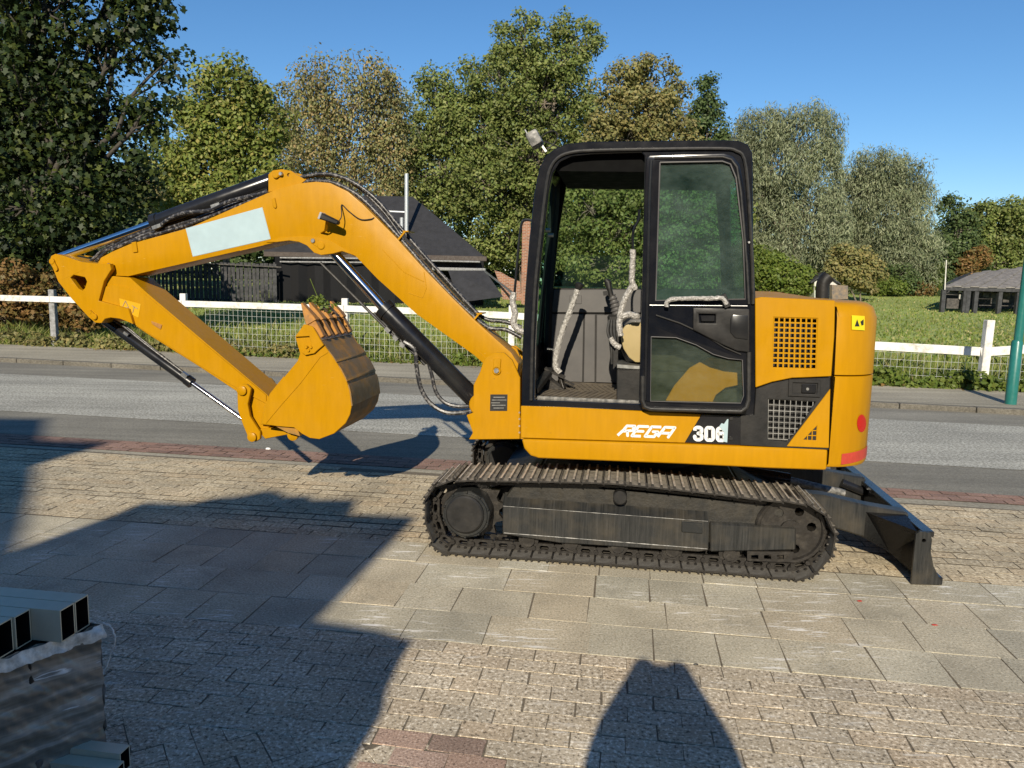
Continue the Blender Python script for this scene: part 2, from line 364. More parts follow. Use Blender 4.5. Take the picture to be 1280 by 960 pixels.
tag(mb.build('ground', 'meadow', smooth=60), kind='structure')
pave = band('pavement', lambda u: -14, L_brk, -.0025, 'sand_joint')
band('gutter', L_brk, L_red0, -.002, 'pavement_tar'); red = band('red_band', L_red0, L_red1, -.0025, 'sand_joint')
band('road', L_red1, L_kf, -.006, 'asphalt_dark'); band('worn_road_lane', L_a1, L_a2, -.002, 'asphalt_pale')
L_kb = lambda u: L_kf(u) + .13
mb = MB(); vs = []
for u in UU:
    k0, k1, g = L_kf(u), L_kb(u), L_gr(u) + .25
    vs += [uvz(u, k1, ZP - .003), uvz(u, g, ZP - .003), uvz(u, g, -.03)]
mb.add(vs, [f for i in range(len(UU) - 1) for f in ((3 * i, 3 * i + 3, 3 * i + 4, 3 * i + 1), (3 * i + 1, 3 * i + 4, 3 * i + 5, 3 * i + 2))])
walk = tag(mb.build('footpath', 'pavement_tar', smooth=0), kind='structure')
kerb = tag(MB().add([uvz(-60, L_kf(-60) + .03, -.03), uvz(60, L_kf(60) + .03, -.03), uvz(60, L_kb(60) + .01, -.03), uvz(-60, L_kb(-60) + .01, -.03)], [(0, 1, 2, 3)]).build('kerb', 'kerb_stone', smooth=0), kind='structure')
u = -17.; ks = None
while u < 9:
    L_ = .998
    p0 = uvz(u, L_kf(u) + .065, ZP - .052); p1 = uvz(u + L_ - .012, L_kf(u + L_) + .065, ZP - .052)
    d = MB().obox(p0, p1, .13, .105).build('kerb_block', 'kerb_stone', kerb, bev=.012)
    u += L_
# loose pieces: one mesh per size, copies share it
def block_mesh(name, lx, ly, mat, h=.05, bev=.0012, seed=0):
    r = random.Random(seed); j = lambda: r.uniform(-.004, .004)
    cs = [(-lx / 2 + j(), -ly / 2 + j()), (lx / 2 + j(), -ly / 2 + j()), (lx / 2 + j(), ly / 2 + j()), (-lx / 2 + j(), ly / 2 + j())]
    vs = [(x, y, -h) for x, y in cs] + [(x, y, -bev) for x, y in cs] + [(x * (1 - 2 * bev / lx), y * (1 - 2 * bev / ly), 0) for x, y in cs]
    fs = [(8, 9, 10, 11)] + [(a + i, a + (i + 1) % 4, b_ + (i + 1) % 4, b_ + i) for a, b_ in ((0, 4), (4, 8)) for i in range(4)]
    me = bpy.data.meshes.new(name); me.from_pydata(vs, [], fs); me.materials.append(MATS[mat]); return me
def place(name, me, u, v, z, parent, rot=0, tilt=0):
    o = bpy.data.objects.new(name, me); o.location = uvz(u, v, z); o.rotation_euler = (random.uniform(-tilt, tilt), random.uniform(-tilt, tilt), -YAW + rot); return link(o, parent)
BR = [block_mesh('brick', .205, .1, 'brick_pale', seed=i) for i in range(8)]
BP = [block_mesh('brick', .205, .1, 'brick_pink', seed=i) for i in range(4)]
# slabs with mixed lengths in four rows
rowh = (4.66 - 3.36) / 4; SL = {}
allow = []
for r_ in range(4):
    u = -4.6 + random.uniform(0, .3)
    vc = 3.36 + rowh * (r_ + .5)
    while u < 4.2:
        L_ = random.choice([.30, .3, .3, .3, .4, .5]) if abs(u) < 9 else .3
        key = (L_, random.randrange(3))
        if key not in SL: SL[key] = block_mesh('slab', L_ - .004, rowh - .0035, 'slab_grey', .06, .0012, len(SL))
        place('slab', SL[key], u + L_ / 2, vc + random.uniform(-.003, .003), random.uniform(-.001, .002), pave, random.uniform(-.008, .008), .003); u += L_
_ha, _hb = guv(130, 892), guv(430, 932)
HERR = lambda u: _ha[1] + (u - _ha[0]) * (_hb[1] - _ha[1]) / (_hb[0] - _ha[0]) - .05 * math.sin(max(0, min(1, (u - _ha[0]) / (_hb[0] - _ha[0]))) * 3.14) * -1
def in_herring(u, v, m=0.): return v < HERR(u) + m and u < _hb[0] + .12 + m
# foreground bricks laid in running bond: those in view are pieces, the rest one mass
rest = []; n_b = 0; rows = int((3.36 + 6) / .105)
def brick_in_view(u, v):
    p = uvz(u, v, 0) - CAM; z = p @ fwd
    if z < .3: return False
    x = 640 + F * (p @ rt) / z; y = 480 - F * (p @ up) / z
    return -30 < x < 1310 and y < 985
for r_ in range(rows):
    v = 3.36 - .0525 - r_ * .105; off = .105 * (r_ % 2) + random.uniform(-.01, .01); u = -12 + off
    while u < 9:
        if not in_herring(u, v):
            if brick_in_view(u, v):
                pk = (v < 2.62 and _hb[0] - .2 < u < _hb[0] + .5 and random.random() < .45)
                place('brick', random.choice(BP if pk else BR), u, v, random.uniform(-.0008, .0015), pave, random.uniform(-.014, .014), .004); n_b += 1
            elif -4.5 < u < 4.5 and v > -1.5: rest.append((u, v, 0.))
        u += .21
# herringbone corner
k = .1035
for i in range(-40, 40):
    for j in range(-40, 40):
        if (i - j) % 4 == 0: c_ = ((i + 1) * k, (j + .5) * k); a = 0
        elif (i - j) % 4 == 2: c_ = ((i + .5) * k, (j + 0.) * k); a = math.pi / 2
        else: continue
        ca = math.cos(.72); sa = math.sin(.72)
        u = -2 + c_[0] * ca - c_[1] * sa; v = 1.9 + c_[0] * sa + c_[1] * ca
        if in_herring(u, v, .09) and u > -4.5 and v > -1:
            if brick_in_view(u, v): place('brick', random.choice(BR), u, v, random.uniform(-.0014, -.001), pave, a + .72, .003); n_b += 1
            else: rest.append((u, v, a + .72))
print('bricks', n_b)
def brick_mass(name, lst, lx, ly, mat, parent, z0=0., h=.03, bev=.0012):
    A = np.array(lst); n = len(A); c, s = np.cos(A[:, 2]), np.sin(A[:, 2]); zz = z0 + rng.uniform(-.001, .002, n)
    V_ = np.zeros((n, 8, 3))
    for i, (sx, sy) in enumerate(((-1, -1), (1, -1), (1, 1), (-1, 1))):
        for l, (q, z) in enumerate(((0, -bev), (bev, 0))):
            x = sx * (lx / 2 - q) + rng.uniform(-.003, .003, n); y = sy * (ly / 2 - q) + rng.uniform(-.003, .003, n)
            uu = A[:, 0] + x * c - y * s; vv = A[:, 1] + x * s + y * c
            V_[:, l * 4 + i] = uu[:, None] * U + vv[:, None] * V + np.stack([0 * zz, 0 * zz, zz + z], 1)
    base = [(4, 5, 6, 7), (0, 1, 5, 4), (1, 2, 6, 5), (2, 3, 7, 6), (3, 0, 4, 7)]
    me = bpy.data.meshes.new(name); fs = (np.arange(n)[:, None, None] * 8 + np.array(base)).reshape(-1, 4)
    me.from_pydata(V_.reshape(-1, 3).tolist(), [], fs.tolist()); me.materials.append(MATS[mat])
    return tag(link(bpy.data.objects.new(name, me), parent), kind='stuff')
brick_mass('brick_paving', rest, .2, .095, 'brick_far', pave)
far = []
for r_ in range(19):
    v = 4.66 + .0525 + r_ * .105; u = -12 + .105 * (r_ % 2) + random.uniform(-.015, .015)
    while u < 9:
        vv = v + .012 * math.sin(u * 1.3 + r_)
        if vv < L_brk(u) - .05: far.append((u, vv, random.uniform(-.03, .03)))
        u += .21
brick_mass('brick_paving', far, .202, .096, 'brick_far', pave)
rb = []
for r_ in range(4):
    u = -14.
    while u < 9:
        v = L_red0(u) + .055 + r_ * .1
        if v < L_red1(u) - .02: rb.append((u + .1 * (r_ % 2), v, -.02))
        u += .21
brick_mass('brick_paving', rb, .2, .09, 'red_brick_band', red, z0=.002)
# small litter on the paving: pale chips where the photograph has them
for i, (x, y, w, h) in enumerate([(1075, 752,  .02, .006), (335, 562, .03, .03), (870, 505 + 327, .015, .01), (1168, 782, .02, .006)]):
    g = ground(x, y); mb = MB(); pts = [(w * math.cos(a) * random.uniform(.6, 1), w * .6 * math.sin(a) * random.uniform(.6, 1)) for a in np.linspace(0, 6.28, 8)[:-1]]
    mb.add([(g[0] + a, g[1] + b_, .004) for a, b_ in pts] + [(g[0] + a * .6, g[1] + b_ * .6, .004 + h * .5) for a, b_ in pts], [tuple(range(7, 14))] + [(j, (j + 1) % 7, 7 + (j + 1) % 7, 7 + j) for j in range(7)])
    o = mb.build('chip', ['worn_red', 'white_decal', 'matt_black', 'worn_red'][i])
    tag(o, ['small red scrap lying on the grey slabs beneath the blade', 'white chip lying on the red brick band below the bucket', 'black crumb lying where the slabs meet the speckled bricks', 'orange scrap lying on the slabs right of the blade'][i], 'scrap')
# ------------------------------------------------------------------ the excavator
T0 = 4.45; UC, VC = .12, T0 + .95
ex = empty('excavator', uvz(UC, VC, 0), -YAW)
tag(ex, 'yellow and black tracked mini excavator parked on the paving, arm folded to the left', 'excavator')
def lo(v): return v - VC                                    # sideways position inside the machine
def S(pts, v): return [(a - UC, b_) for a, b_ in (onv(x, y, v) for x, y in pts)]     # side profile at depth v
def P3(x, y, v):
    a, b_ = onv(x, y, v); return (a - UC, v - VC, b_)
def part(mb, name, mat, parent=None, **kw): return mb.build(name, mat, parent if parent is not None else ex, **kw)
# --- tracks
TW = .4
outl = [(531, 641), (533, 622), (541, 611), (556, 603), (575, 600.5), (640, 601), (700, 602), (765, 604), (830, 610), (890, 616.5), (960, 625), (1004, 629.5), (1024, 638), (1037, 650), (1044, 672), (1041, 690), (1027, 710), (1001, 724.5), (924, 719.5), (800, 711.5), (680, 704), (561, 693.5), (545, 683), (536, 668)]
op = S(outl, T0)
zs = [z for _, z in op]
op = [(x, max(.0 + .021, z)) if z > .06 else (x, .021) for x, z in op]
def resample(pts, n, closed=True):
    P = np.array(pts + [pts[0]]); L_ = np.r_[0, np.cumsum(np.hypot(*np.diff(P, axis=0).T))]; s = np.linspace(0, L_[-1], n, endpoint=False)
    return np.stack([np.interp(s, L_, P[:, 0]), np.interp(s, L_, P[:, 1])], 1), L_[-1] / n
NS = 42
dense, _ = resample(smooth_path([(a, 0, b_) for a, b_ in op + [op[0]]], 4) and [(p[0], p[2]) for p in smooth_path([(a, 0, b_) for a, b_ in op + [op[0]]], 4)][:-1], 420)
k = np.arange(420) * 10 % 420
path, pitch = resample([tuple(p) for p in dense], NS)
cen = path.mean(0)
def shoe_mesh():
    mb = MB(); p = pitch
    mb.box(-p * .5, p * .44, 0, TW, -.0095, -.0005, 2); mb.add([(-p * .5, 0.001, -.01), (p * .44, 0.001, -.01), (p * .44, TW, -.01), (-p * .5, TW, -.01)], [(0, 3, 2, 1)], 3); mb.add([(-p * .5, 0, 0), (p * .44, 0, 0), (p * .44, TW, 0), (-p * .5, TW, 0)], [(0, 1, 2, 3)], 0)
    mb.add([(p * .44, y, z) for y in (0, TW) for z in (-.01, 0)] + [(p * .53, y, z) for y in (0, TW) for z in (-.018, -.008)], [(0, 1, 5, 4), (2, 6, 7, 3), (1, 3, 7, 5), (0, 4, 6, 2), (4, 5, 7, 6)], 2)
    for x in (-.30, .10, .44):
        a = x * p; gh = .016; mb.add([(a - .006, .004, 0), (a + .012, .004, 0), (a + .006, .004, gh), (a - .002, .004, gh), (a - .006, TW - .004, 0), (a + .012, TW - .004, 0), (a + .006, TW - .004, gh), (a - .002, TW - .004, gh)],
                          [(0, 3, 2, 1), (4, 5, 6, 7)], 2); mb.add(list(mb.v[-8:]), [(0, 4, 7, 3), (1, 2, 6, 5)], 0)
        if x != .44: mb.add([(a - .004, .004, gh + .0003), (a + .008, .004, gh + .0003), (a + .008, TW - .004, gh + .0003), (a - .004, TW - .004, gh + .0003)], [(0, 1, 2, 3)], 1)
    for y in (.125, .245):                                   # chain links with an opening
        ring_o = [(-p * .5, -.062), (p * .40, -.062), (p * .52, -.048), (p * .52, -.02), (p * .40, -.010), (-p * .5, -.010), (-p * .53, -.03), (-p * .53, -.05)]
        hole = [(-p * .2, -.048), (p * .12, -.048), (p * .2, -.036), (p * .12, -.024), (-p * .2, -.024), (-p * .28, -.036)]
        mb.prism(ring_o, y, y + .022, holes=[hole], mi=2)
    mb.cyl((p * .46, .10, -.036), (p * .46, .29, -.036), .014, 8, 2)
    for x in (-.2, .15):
        for y in (.09, .29): mb.cyl((x * p, y, -.02), (x * p, y, -.0005), .009, 6, 2)
    return mb
sm = shoe_mesh().build('track_shoe', ['muddy_steel', 'rib_steel', 'track_steel', 'dusty_steel'], ex, smooth=0); shoe_me = sm.data; bpy.data.objects.remove(sm)
mb_ = MB()
# the upper run is caked in pale dust, the lower run is darker
def track(v_near):
    tr = MB()
    fr = lo(v_near)
    pr = S([(628, 612), (700, 609), (880, 632), (985, 640), (1000, 655), (1000, 690), (880, 691), (700, 681), (628, 671)], T0)
    tr.prism(S([(628, 628), (640, 612), (745, 611), (750, 618), (880, 630), (985, 640), (990, 690), (880, 688), (700, 679), (628, 670)], T0), fr + .13, fr + .30)
    t_ = part(tr, 'track', 'greasy_dirt', bev=.006)
    for i in range(NS):
        a = path[(i - 1) % NS]; b_ = path[(i + 1) % NS]; d = np.array(path[i] - path[i - 1]); nx_ = path[(i + 1) % NS] - path[i]
        d = d / np.hypot(*d) + nx_ / np.hypot(*nx_); d /= np.hypot(*d)
        n_ = np.array([-d[1], d[0]])
        if n_ @ (path[i] - cen) < 0: n_ = -n_
        o = bpy.data.objects.new('track_shoe', shoe_me)
        dv = np.array([d[0], 0, d[1]]); nv = np.array([n_[0], 0, n_[1]]); lat = np.cross(nv, dv)
        if lat[1] < 0: dv = -dv; lat = -lat
        o.matrix_world = Matrix(((dv[0], lat[0], nv[0], path[i][0]), (dv[1], lat[1], nv[1], fr), (dv[2], lat[2], nv[2], path[i][1]), (0, 0, 0, 1)))
        link(o, t_)
    # frame beam
    mb = MB()
    face = S([(628, 632), (886, 651), (886, 688), (874, 690), (700, 679), (628, 668)], T0 + .07)
    mb.prism(face, fr + .07, fr + .2)
    top = S([(628, 632), (886, 651)], T0 + .07); z_ = .015
    mb.add([(top[0][0], fr + .072, top[0][1]), (top[1][0], fr + .072, top[1][1]), (top[1][0], fr + .16, top[1][1] + .06), (top[0][0], fr + .16, top[0][1] + .06)], [(0, 1, 2, 3)])
    bm_ = mb.build('beam', 'scratched_frame', t_, bev=.006)
    mb = MB()
    for pa_, pb2, rr_ in (((629, 632.5), (885, 651.5), .0018), ((630, 666), (884, 686), .003)):
        qa, qb = S([pa_, pb2], T0 + .07); q_ = smooth_path([(qa[0] + (qb[0] - qa[0]) * f, fr + .068, qa[1] + (qb[1] - qa[1]) * f) for f in np.linspace(0, 1, 6)], 8); mb.tube(q_, [rr_ * random.uniform(.5, 1.3) for _ in q_], 5)
    mb.build('worn_edge', 'grey_worn', bm_)
    mb = MB(); mb.prism(S([(887.5, 654), (995, 660), (995, 688), (887.5, 690)], T0 + .085), fr + .085, fr + .2); mb.build('tensioner_housing', 'scratched_frame', t_, bev=.008)
    mb = MB(); mb.prism(S([(852, 652), (878, 654), (878, 667), (852, 665)], T0 + .06), fr + .058, fr + .075); mb.build('access_plate', 'track_frame_paint', t_, bev=.003)
    mb = MB(); q = S([(934, 689), (992, 690), (990, 703), (934, 701)], T0 + .09)
    hs = [S([(x, 694), (x + 9, 693.5), (x + 9, 699), (x, 698.5)], T0 + .09) for x in (939, 955, 971)]
    mb.prism(q, fr + .09, fr + .10, holes=hs); mb.build('guide_guard', 'track_steel', t_)
    # sprocket and final drive
    cx, cz = S([(584, 641)], T0 + .08)[0]
    mb = MB(); gear = []
    for i in range(42):
        r_ = .225 if i % 3 == 1 else .185; a = 2 * math.pi * i / 42; gear.append((cx + r_ * math.cos(a), cz + r_ * math.sin(a)))
    mb.prism(gear, fr + .18, fr + .22); mb.build('sprocket', 'track_steel', t_)
    mb = MB(); mb.cyl((cx, fr + .045, cz), (cx, fr + .2, cz), .152, 10); mb.cyl((cx, fr + .03, cz), (cx, fr + .05, cz), .135, 28)
    for i in range(10):
        a = i * .628 + .3; mb.cyl((cx + .143 * math.cos(a), fr + .03, cz + .143 * math.sin(a)), (cx + .143 * math.cos(a), fr + .05, cz + .143 * math.sin(a)), .009, 6)
    mb.build('final_drive', 'track_frame_paint', t_, bev=.003)
    cx2, cz2 = S([(581, 643)], T0 + .02)[0]
    mb = MB(); mb.tube([(cx2, fr + .045, cz2), (cx2, fr + .012, cz2), (cx2, fr + .004, cz2)], [.118, .118, .108], 32); mb.box(cx2 + .02, cx2 + .06, fr + .001, fr + .005, cz2 + .0, cz2 + .02); mb.build('drive_cap', 'matt_black', t_)
    # idler
    cx, cz = S([(988, 662)], T0 + .12)[0]
    mb = MB(); ring = [(cx + .205 * math.cos(a), cz + .205 * math.sin(a)) for a in np.linspace(0, 2 * math.pi, 33)[:-1]]
    hs = [[(cx + .12 * math.cos(b_) + .028 * math.cos(a), cz + .12 * math.sin(b_) + .028 * math.sin(a)) for a in np.linspace(0, 2 * math.pi, 9)[:-1]] for b_ in (.2, 1.2, 2.2, 3.6, 5)]
    mb.prism(ring, fr + .12, fr + .27, holes=hs); mb.cyl((cx, fr + .1, cz), (cx, fr + .13, cz), .06, 20)
    mb.tube([(cx + .19 * math.cos(a), fr + .118, cz + .19 * math.sin(a)) for a in np.linspace(0, 2 * math.pi, 33)], .016, 6); mb.build('idler', 'track_steel', t_)
    # rollers below, carrier roller above
    for x in (660, 714, 772, 840, 912):
        cx, cz = S([(x, 684 + (x - 640) * .05)], T0 + .1)[0]; cz = .105
        mb = MB(); mb.cyl((cx, fr + .12, cz), (cx, fr + .28, cz), .062, 18); mb.cyl((cx, fr + .095, cz), (cx, fr + .12, cz), .04, 12); mb.build('roller', 'track_steel', t_)
    cx, cz = S([(775, 623)], T0 + .05)[0]
    mb = MB(); mb.tube([(cx, fr + .055, cz), (cx, fr + .06, cz), (cx, fr + .3, cz)], [.036, .042, .042], 20); mb.build('carrier_roller', 'matt_black', t_)
    return t_
track(T0); track(T0 + 1.5)
# --- undercarriage centre
mb = MB(); mb.box(-.62, .62, lo(T0 + .36), lo(T0 + 1.55), .2, .50)
for sx in (-1, 1): mb.prism([(sx * .62, .22), (sx * .95, .20), (sx * .95, .36), (sx * .62, .48)], lo(T0 + .3), lo(T0 + 1.6))
part(mb, 'chassis', 'matt_black', bev=.02)
mb = MB(); mb.cyl((0, 0, .49), (0, 0, .66), .40, 40); mb.cyl((0, 0, .49), (0, 0, .55), .45, 40); part(mb, 'slew_ring', 'matt_black')
# --- blade
bl = T0 + .10
mb = MB(); side = S([(1145, 668), (1150, 664.5), (1163, 666), (1165, 675), (1163.5, 690), (1167, 708), (1177, 728), (1176, 731), (1139, 730.5)], bl)
x_, z_ = S([(1155, 675)], bl)[0]
zmin = min(z for _, z in side); side = [(x, z - zmin + .004) for x, z in side]; z_ -= zmin
hole = [(x_ + .012 * math.cos(a), z_ + .012 * math.sin(a)) for a in np.linspace(0, 6.28, 9)[:-1]]
BW = 1.86
mb.box(0, .01, 0, .01, .3, .31)
blade = None
bx = [p[0] for p in side]; x0, x1 = min(bx), max(bx)
fx = lambda z: x0 + .075 + .09 * ((z - .17) / .17) ** 2 * (1 if z < .17 else .3)
zt = max(z for _, z in side)
prof = [(fx(z), z) for z in np.linspace(.006, zt - .004, 9)]; prof += [(x - .022, z) for x, z in prof[::-1]]
mb = MB(); mb.prism(prof, lo(bl) + .018, lo(bl) + BW - .018); blade = part(mb, 'blade', 'black_paint', bev=.004)
for y_ in (lo(bl), lo(bl) + BW - .018): mb = MB(); mb.prism(side, y_, y_ + .018, holes=[hole]); mb.build('end_plate', 'scratched_frame', blade)
mb = MB(); mb.box(fx(zt) - .06, fx(zt) + .01, lo(bl) + .02, lo(bl) + BW - .02, zt - .035, zt - .002)
mb.build('top_rail', 'black_paint', blade, bev=.004)
mb = MB(); mb.box(fx(.0) - .03, fx(0) + .012, lo(bl) + .02, lo(bl) + BW - .02, .004, .05); mb.build('cutting_edge', 'black_paint', blade, bev=.004)
for v_ in (T0 + .47, T0 + 1.33):                              # push arms, with a gusset each
    mb = MB(); xr = prof[4][0]
    vn = lo(v_) - .06
    a0 = S([(1030, 640)], T0 + .4)[0]
    mb.prism([(a0[0] - .35, .43), (a0[0] + .0, .42), (xr - .25, .37), (xr - .01, .34), (xr - .01, .05), (xr - .10, .08), (xr - .27, .17), (xr - .4, .205), (a0[0] + .02, .22), (a0[0] - .35, .24)], vn, vn + .12)
    mb.build('push_arm', 'scratched_frame', blade, bev=.01)
    mb = MB(); s_ = -1 if v_ < T0 + 1 else 1
    y0 = vn if s_ < 0 else vn + .12
    mb.add([(xr - .26, y0, .17), (xr - .26, y0, .33), (xr - .02, y0 + s_ * .28, .30), (xr - .02, y0 + s_ * .28, .03), (xr - .1, y0, .08), (xr - .03, y0, .33)], [(0, 1, 5, 2, 3, 4), (0, 4, 3, 2, 5, 1)])
    mb.build('gusset', 'black_paint', blade, smooth=0)
    mb = MB(); mb.cyl((xr - .18, vn - .02, .30), (xr - .03, vn - .02, .245), .03, 12); mb.build('pivot_boss', 'black_paint', blade)
mb = MB(); mb.cyl((.62, 0, .42), (1.05, 0, .37), .05, 16); mb.build('blade_cylinder', 'black_paint', blade)
mb = MB(); mb.cyl((1.05, 0, .37), (1.42, 0, .3), .026, 12); mb.build('blade_rod', 'grey_worn', blade)
mb = MB(); mb.prism([(1.2, .36), (1.34, .36), (1.6, .3), (1.6, .1), (1.45, .16), (1.2, .25)], -.45, -.15); 
# --- house lower deck
VH = T0 + .035; VB = T0 + 1.80
mb = MB(); mb.prism(S([(652, 549), (870, 555.5), (1035, 562), (1033.5, 588), (960, 585.5), (850, 580), (673, 573), (663, 570), (655, 561)], VH), lo(VH), lo(VB))
part(mb, 'deck_skirt', 'yellow_paint', bev=.016, seg=3)
mb = MB(); mb.prism(S([(651, 507.5), (700, 509), (944, 521), (944, 558), (870, 554.3), (651, 547.5)], VH + .012), lo(VH) + .012, lo(VB) - .02)
part(mb, 'side_panel', 'yellow_paint', bev=.004)
# dark access area below the door with number plate decal
mb = MB(); mb.prism(S([(877, 518), (926.5, 520.3), (926.5, 556.3), (856, 553)], VH + .008), lo(VH) + .006, lo(VH) + .016); part(mb, 'number_panel', 'black_paint', bev=.002)
for x, y in ((914, 523), (913.5, 548)):
    c_ = S([(x, y)], VH)[0]; mb = MB(); mb.cyl((c_[0], lo(VH) - .002, c_[1]), (c_[0], lo(VH) + .01, c_[1]), .011, 10); part(mb, 'bolt', 'matt_black')
mb = MB(); q = S([(945, 486), (965, 479), (990, 474), (1038, 472), (1036.5, 563), (925, 556.8), (925.5, 520), (943, 519)], VH)
gr_u = [(960.5, 499), (1008, 501.5), (1020, 502.5), (995, 541), (983, 552.5), (960, 550)]
mb.prism(q, lo(VH) + .004, lo(VH) + .03, holes=[S(gr_u, VH)]); part(mb, 'lower_cover', 'matt_black', bev=.003)
def grille(pts_box, v, nx, ny, mat, name, y0, keep=None, wire_=.006):
    """pressed metal grille: bars both ways inside a quad of photograph points (tl, tr, br, bl)"""
    q = S(pts_box, v); mb = MB(); lerp = lambda a, b_, t_: (a[0] + (b_[0] - a[0]) * t_, a[1] + (b_[1] - a[1]) * t_)
    for i in range(nx + 1):
        a, b_ = lerp(q[0], q[1], i / nx), lerp(q[3], q[2], i / nx)
        mb.obox((a[0], y0 + .003, a[1]), (b_[0], y0 + .003, b_[1]), .006, wire_, upv=(1, 0, 0))
    for j in range(ny + 1):
        a, b_ = lerp(q[0], q[3], j / ny), lerp(q[1], q[2], j / ny)
        mb.obox((a[0], y0 + .0045, a[1]), (b_[0], y0 + .0045, b_[1]), .006, wire_, upv=(0, 0, 1))
    return part(mb, name, mat, smooth=0)
# engine cover
mb = MB(); q = [(944, 373), (952, 371.3), (1044, 375.5), (1043, 420), (1039.5, 470.5), (990, 472.5), (965, 477.5), (944.5, 484.5)]
vq = VH; hole = S([(967.5, 396.5), (1022, 398), (1020.5, 461.5), (965.5, 460)], VH)
mb.prism(S(q, VH), lo(VH), lo(VH) + .03, holes=[hole]); ec = part(mb, 'engine_cover', 'yellow_paint', bev=.004)
grille([(967.5, 396.5), (1022, 398), (1020.5, 461.5), (965.5, 460)], VH, 8, 10, 'yellow_paint', 'grille', lo(VH) + .006, wire_=.0085)
mb = MB(); tz = S([(990, 373)], VH)[0][1]; c0 = S([(944, 373), (1044, 376)], VH)
mb.add([(c0[0][0], lo(VH) + .004, c0[0][1]), (c0[1][0], lo(VH) + .004, c0[1][1]), (c0[1][0], lo(VB) - .05, c0[1][1] + .03), (c0[0][0], lo(VB) - .05, c0[0][1] + .03),
        (c0[0][0], lo(VH) + .03, c0[0][1] - .03), (c0[1][0], lo(VH) + .03, c0[1][1] - .03), (c0[1][0], lo(VB) - .05, .7), (c0[0][0], lo(VB) - .05, .7)],
       [(0, 1, 2, 3), (3, 2, 6, 7), (0, 4, 5, 1), (0, 3, 7, 4), (1, 5, 6, 2)]); part(mb, 'bonnet', 'yellow_paint', smooth=0)
mb = MB(); cc = S([(946, 380), (1040, 380), (1036, 560), (930, 555)], VH + .07); mb.prism(cc, lo(VH) + .07, lo(VH) + .09); part(mb, 'radiator_core', 'matt_black', smooth=0)
mb = MB(); mb.prism(S([(945, 378), (1046, 380), (1038, 470), (945, 470)], VH + .1), lo(VH) + .12, lo(VB) - .1); part(mb, 'engine_block', 'matt_black', smooth=0)
# lower yellow triangle with its small grille
mb = MB(); tri = [(1038, 486), (1036, 560), (983.5, 558)]
mb.prism(S(tri, VH - .004), lo(VH) - .004, lo(VH) + .012, holes=[S([(1021.5, 532), (1020.5, 550.5), (1004, 550)], VH - .004)]); part(mb, 'corner_panel', 'yellow_paint', bev=.002)
grille([(1004, 532), (1021.5, 532), (1020.5, 551), (1003.5, 550)], VH, 3, 3, 'yellow_paint', 'grille', lo(VH) - .001, wire_=.005)
grille([(961, 499), (1017, 502), (1014, 551.5), (960, 549)], VH, 8, 7, 'zinc', 'grille', lo(VH) + .012, wire_=.0045)
# lock recess
mb = MB(); mb.prism(S([(986, 474), (1026, 475), (1025, 496.5), (985, 495)], VH), lo(VH) - .006, lo(VH) + .01, holes=[S([(991, 478), (1022, 479), (1021, 493), (990.5, 492)], VH)]); lk = part(mb, 'latch_frame', 'matt_black', bev=.002)
mb = MB(); mb.prism(S([(1002, 480), (1020, 480.6), (1019.4, 491.5), (1001.6, 491)], VH), lo(VH) - .008, lo(VH) + .006); mb.build('latch', 'black_paint', lk, bev=.003)
c_ = S([(1009, 486)], VH)[0]; mb = MB(); mb.cyl((c_[0], lo(VH) - .011, c_[1]), (c_[0], lo(VH) - .004, c_[1]), .008, 12); mb.build('keyhole', 'zinc', lk)
# --- counterweight: plan outline with rounded corners, stacked in height
def plan(u0, inset, rc, ur, v0_, v1_):
    pts = [(u0, v0_ + inset)]
    for a in np.linspace(-90, 0, 9): pts.append((ur - inset - rc + rc * math.cos(math.radians(a)), v0_ + inset + rc + rc * math.sin(math.radians(a))))
    for a in np.linspace(0, 90, 9): pts.append((ur - inset - rc + rc * math.cos(math.radians(a)) - .02, v1_ - inset - rc + rc * math.sin(math.radians(a))))
    return pts + [(u0, v1_ - inset)]
def weight(name, zl, u0, ur, label=None, rake=.02):
    mb = MB(); n = None; L0 = []
    for z, ins in zl:
        p = plan(u0 + (u0b - u0) * (zt - z) / (zt - zb), ins, .27, ur, lo(VH), lo(VB)); n = len(p); L0.append([(x, y, z) for x, y in p])
    vs = [q for l in L0 for q in l]; fs = [tuple(range(n))[::-1], tuple((len(L0) - 1) * n + i for i in range(n))]
    for l in range(len(L0) - 1):
        for i in range(n): fs.append((l * n + i, l * n + (i + 1) % n, (l + 1) * n + (i + 1) % n, (l + 1) * n + i))
    mb.add(vs, fs); return part(mb, name, 'yellow_paint', smooth=40)
zt = S([(1060, 377)], VH)[0][1]; zs_ = S([(1065, 470.5)], VH)[0][1]; zb = S([(1060, 587)], VH)[0][1]
u0 = S([(1047.5, 378)], VH)[0][0]; u0b = S([(1037.5, 588)], VH)[0][0]; UR = S([(1092, 470)], VH + .22)[0][0]
weight('counterweight', [(zb, .03), (zb + .01, .008), (zb + .03, 0), (zs_ - .006, 0), (zs_ - .003, .004)], u0, UR, rake=.03)
weight('counterweight', [(zs_ + .003, .004), (zs_ + .006, 0), (zt - .09, .003), (zt - .03, .022), (zt - .008, .05), (zt, .085)], u0, UR, rake=.03)
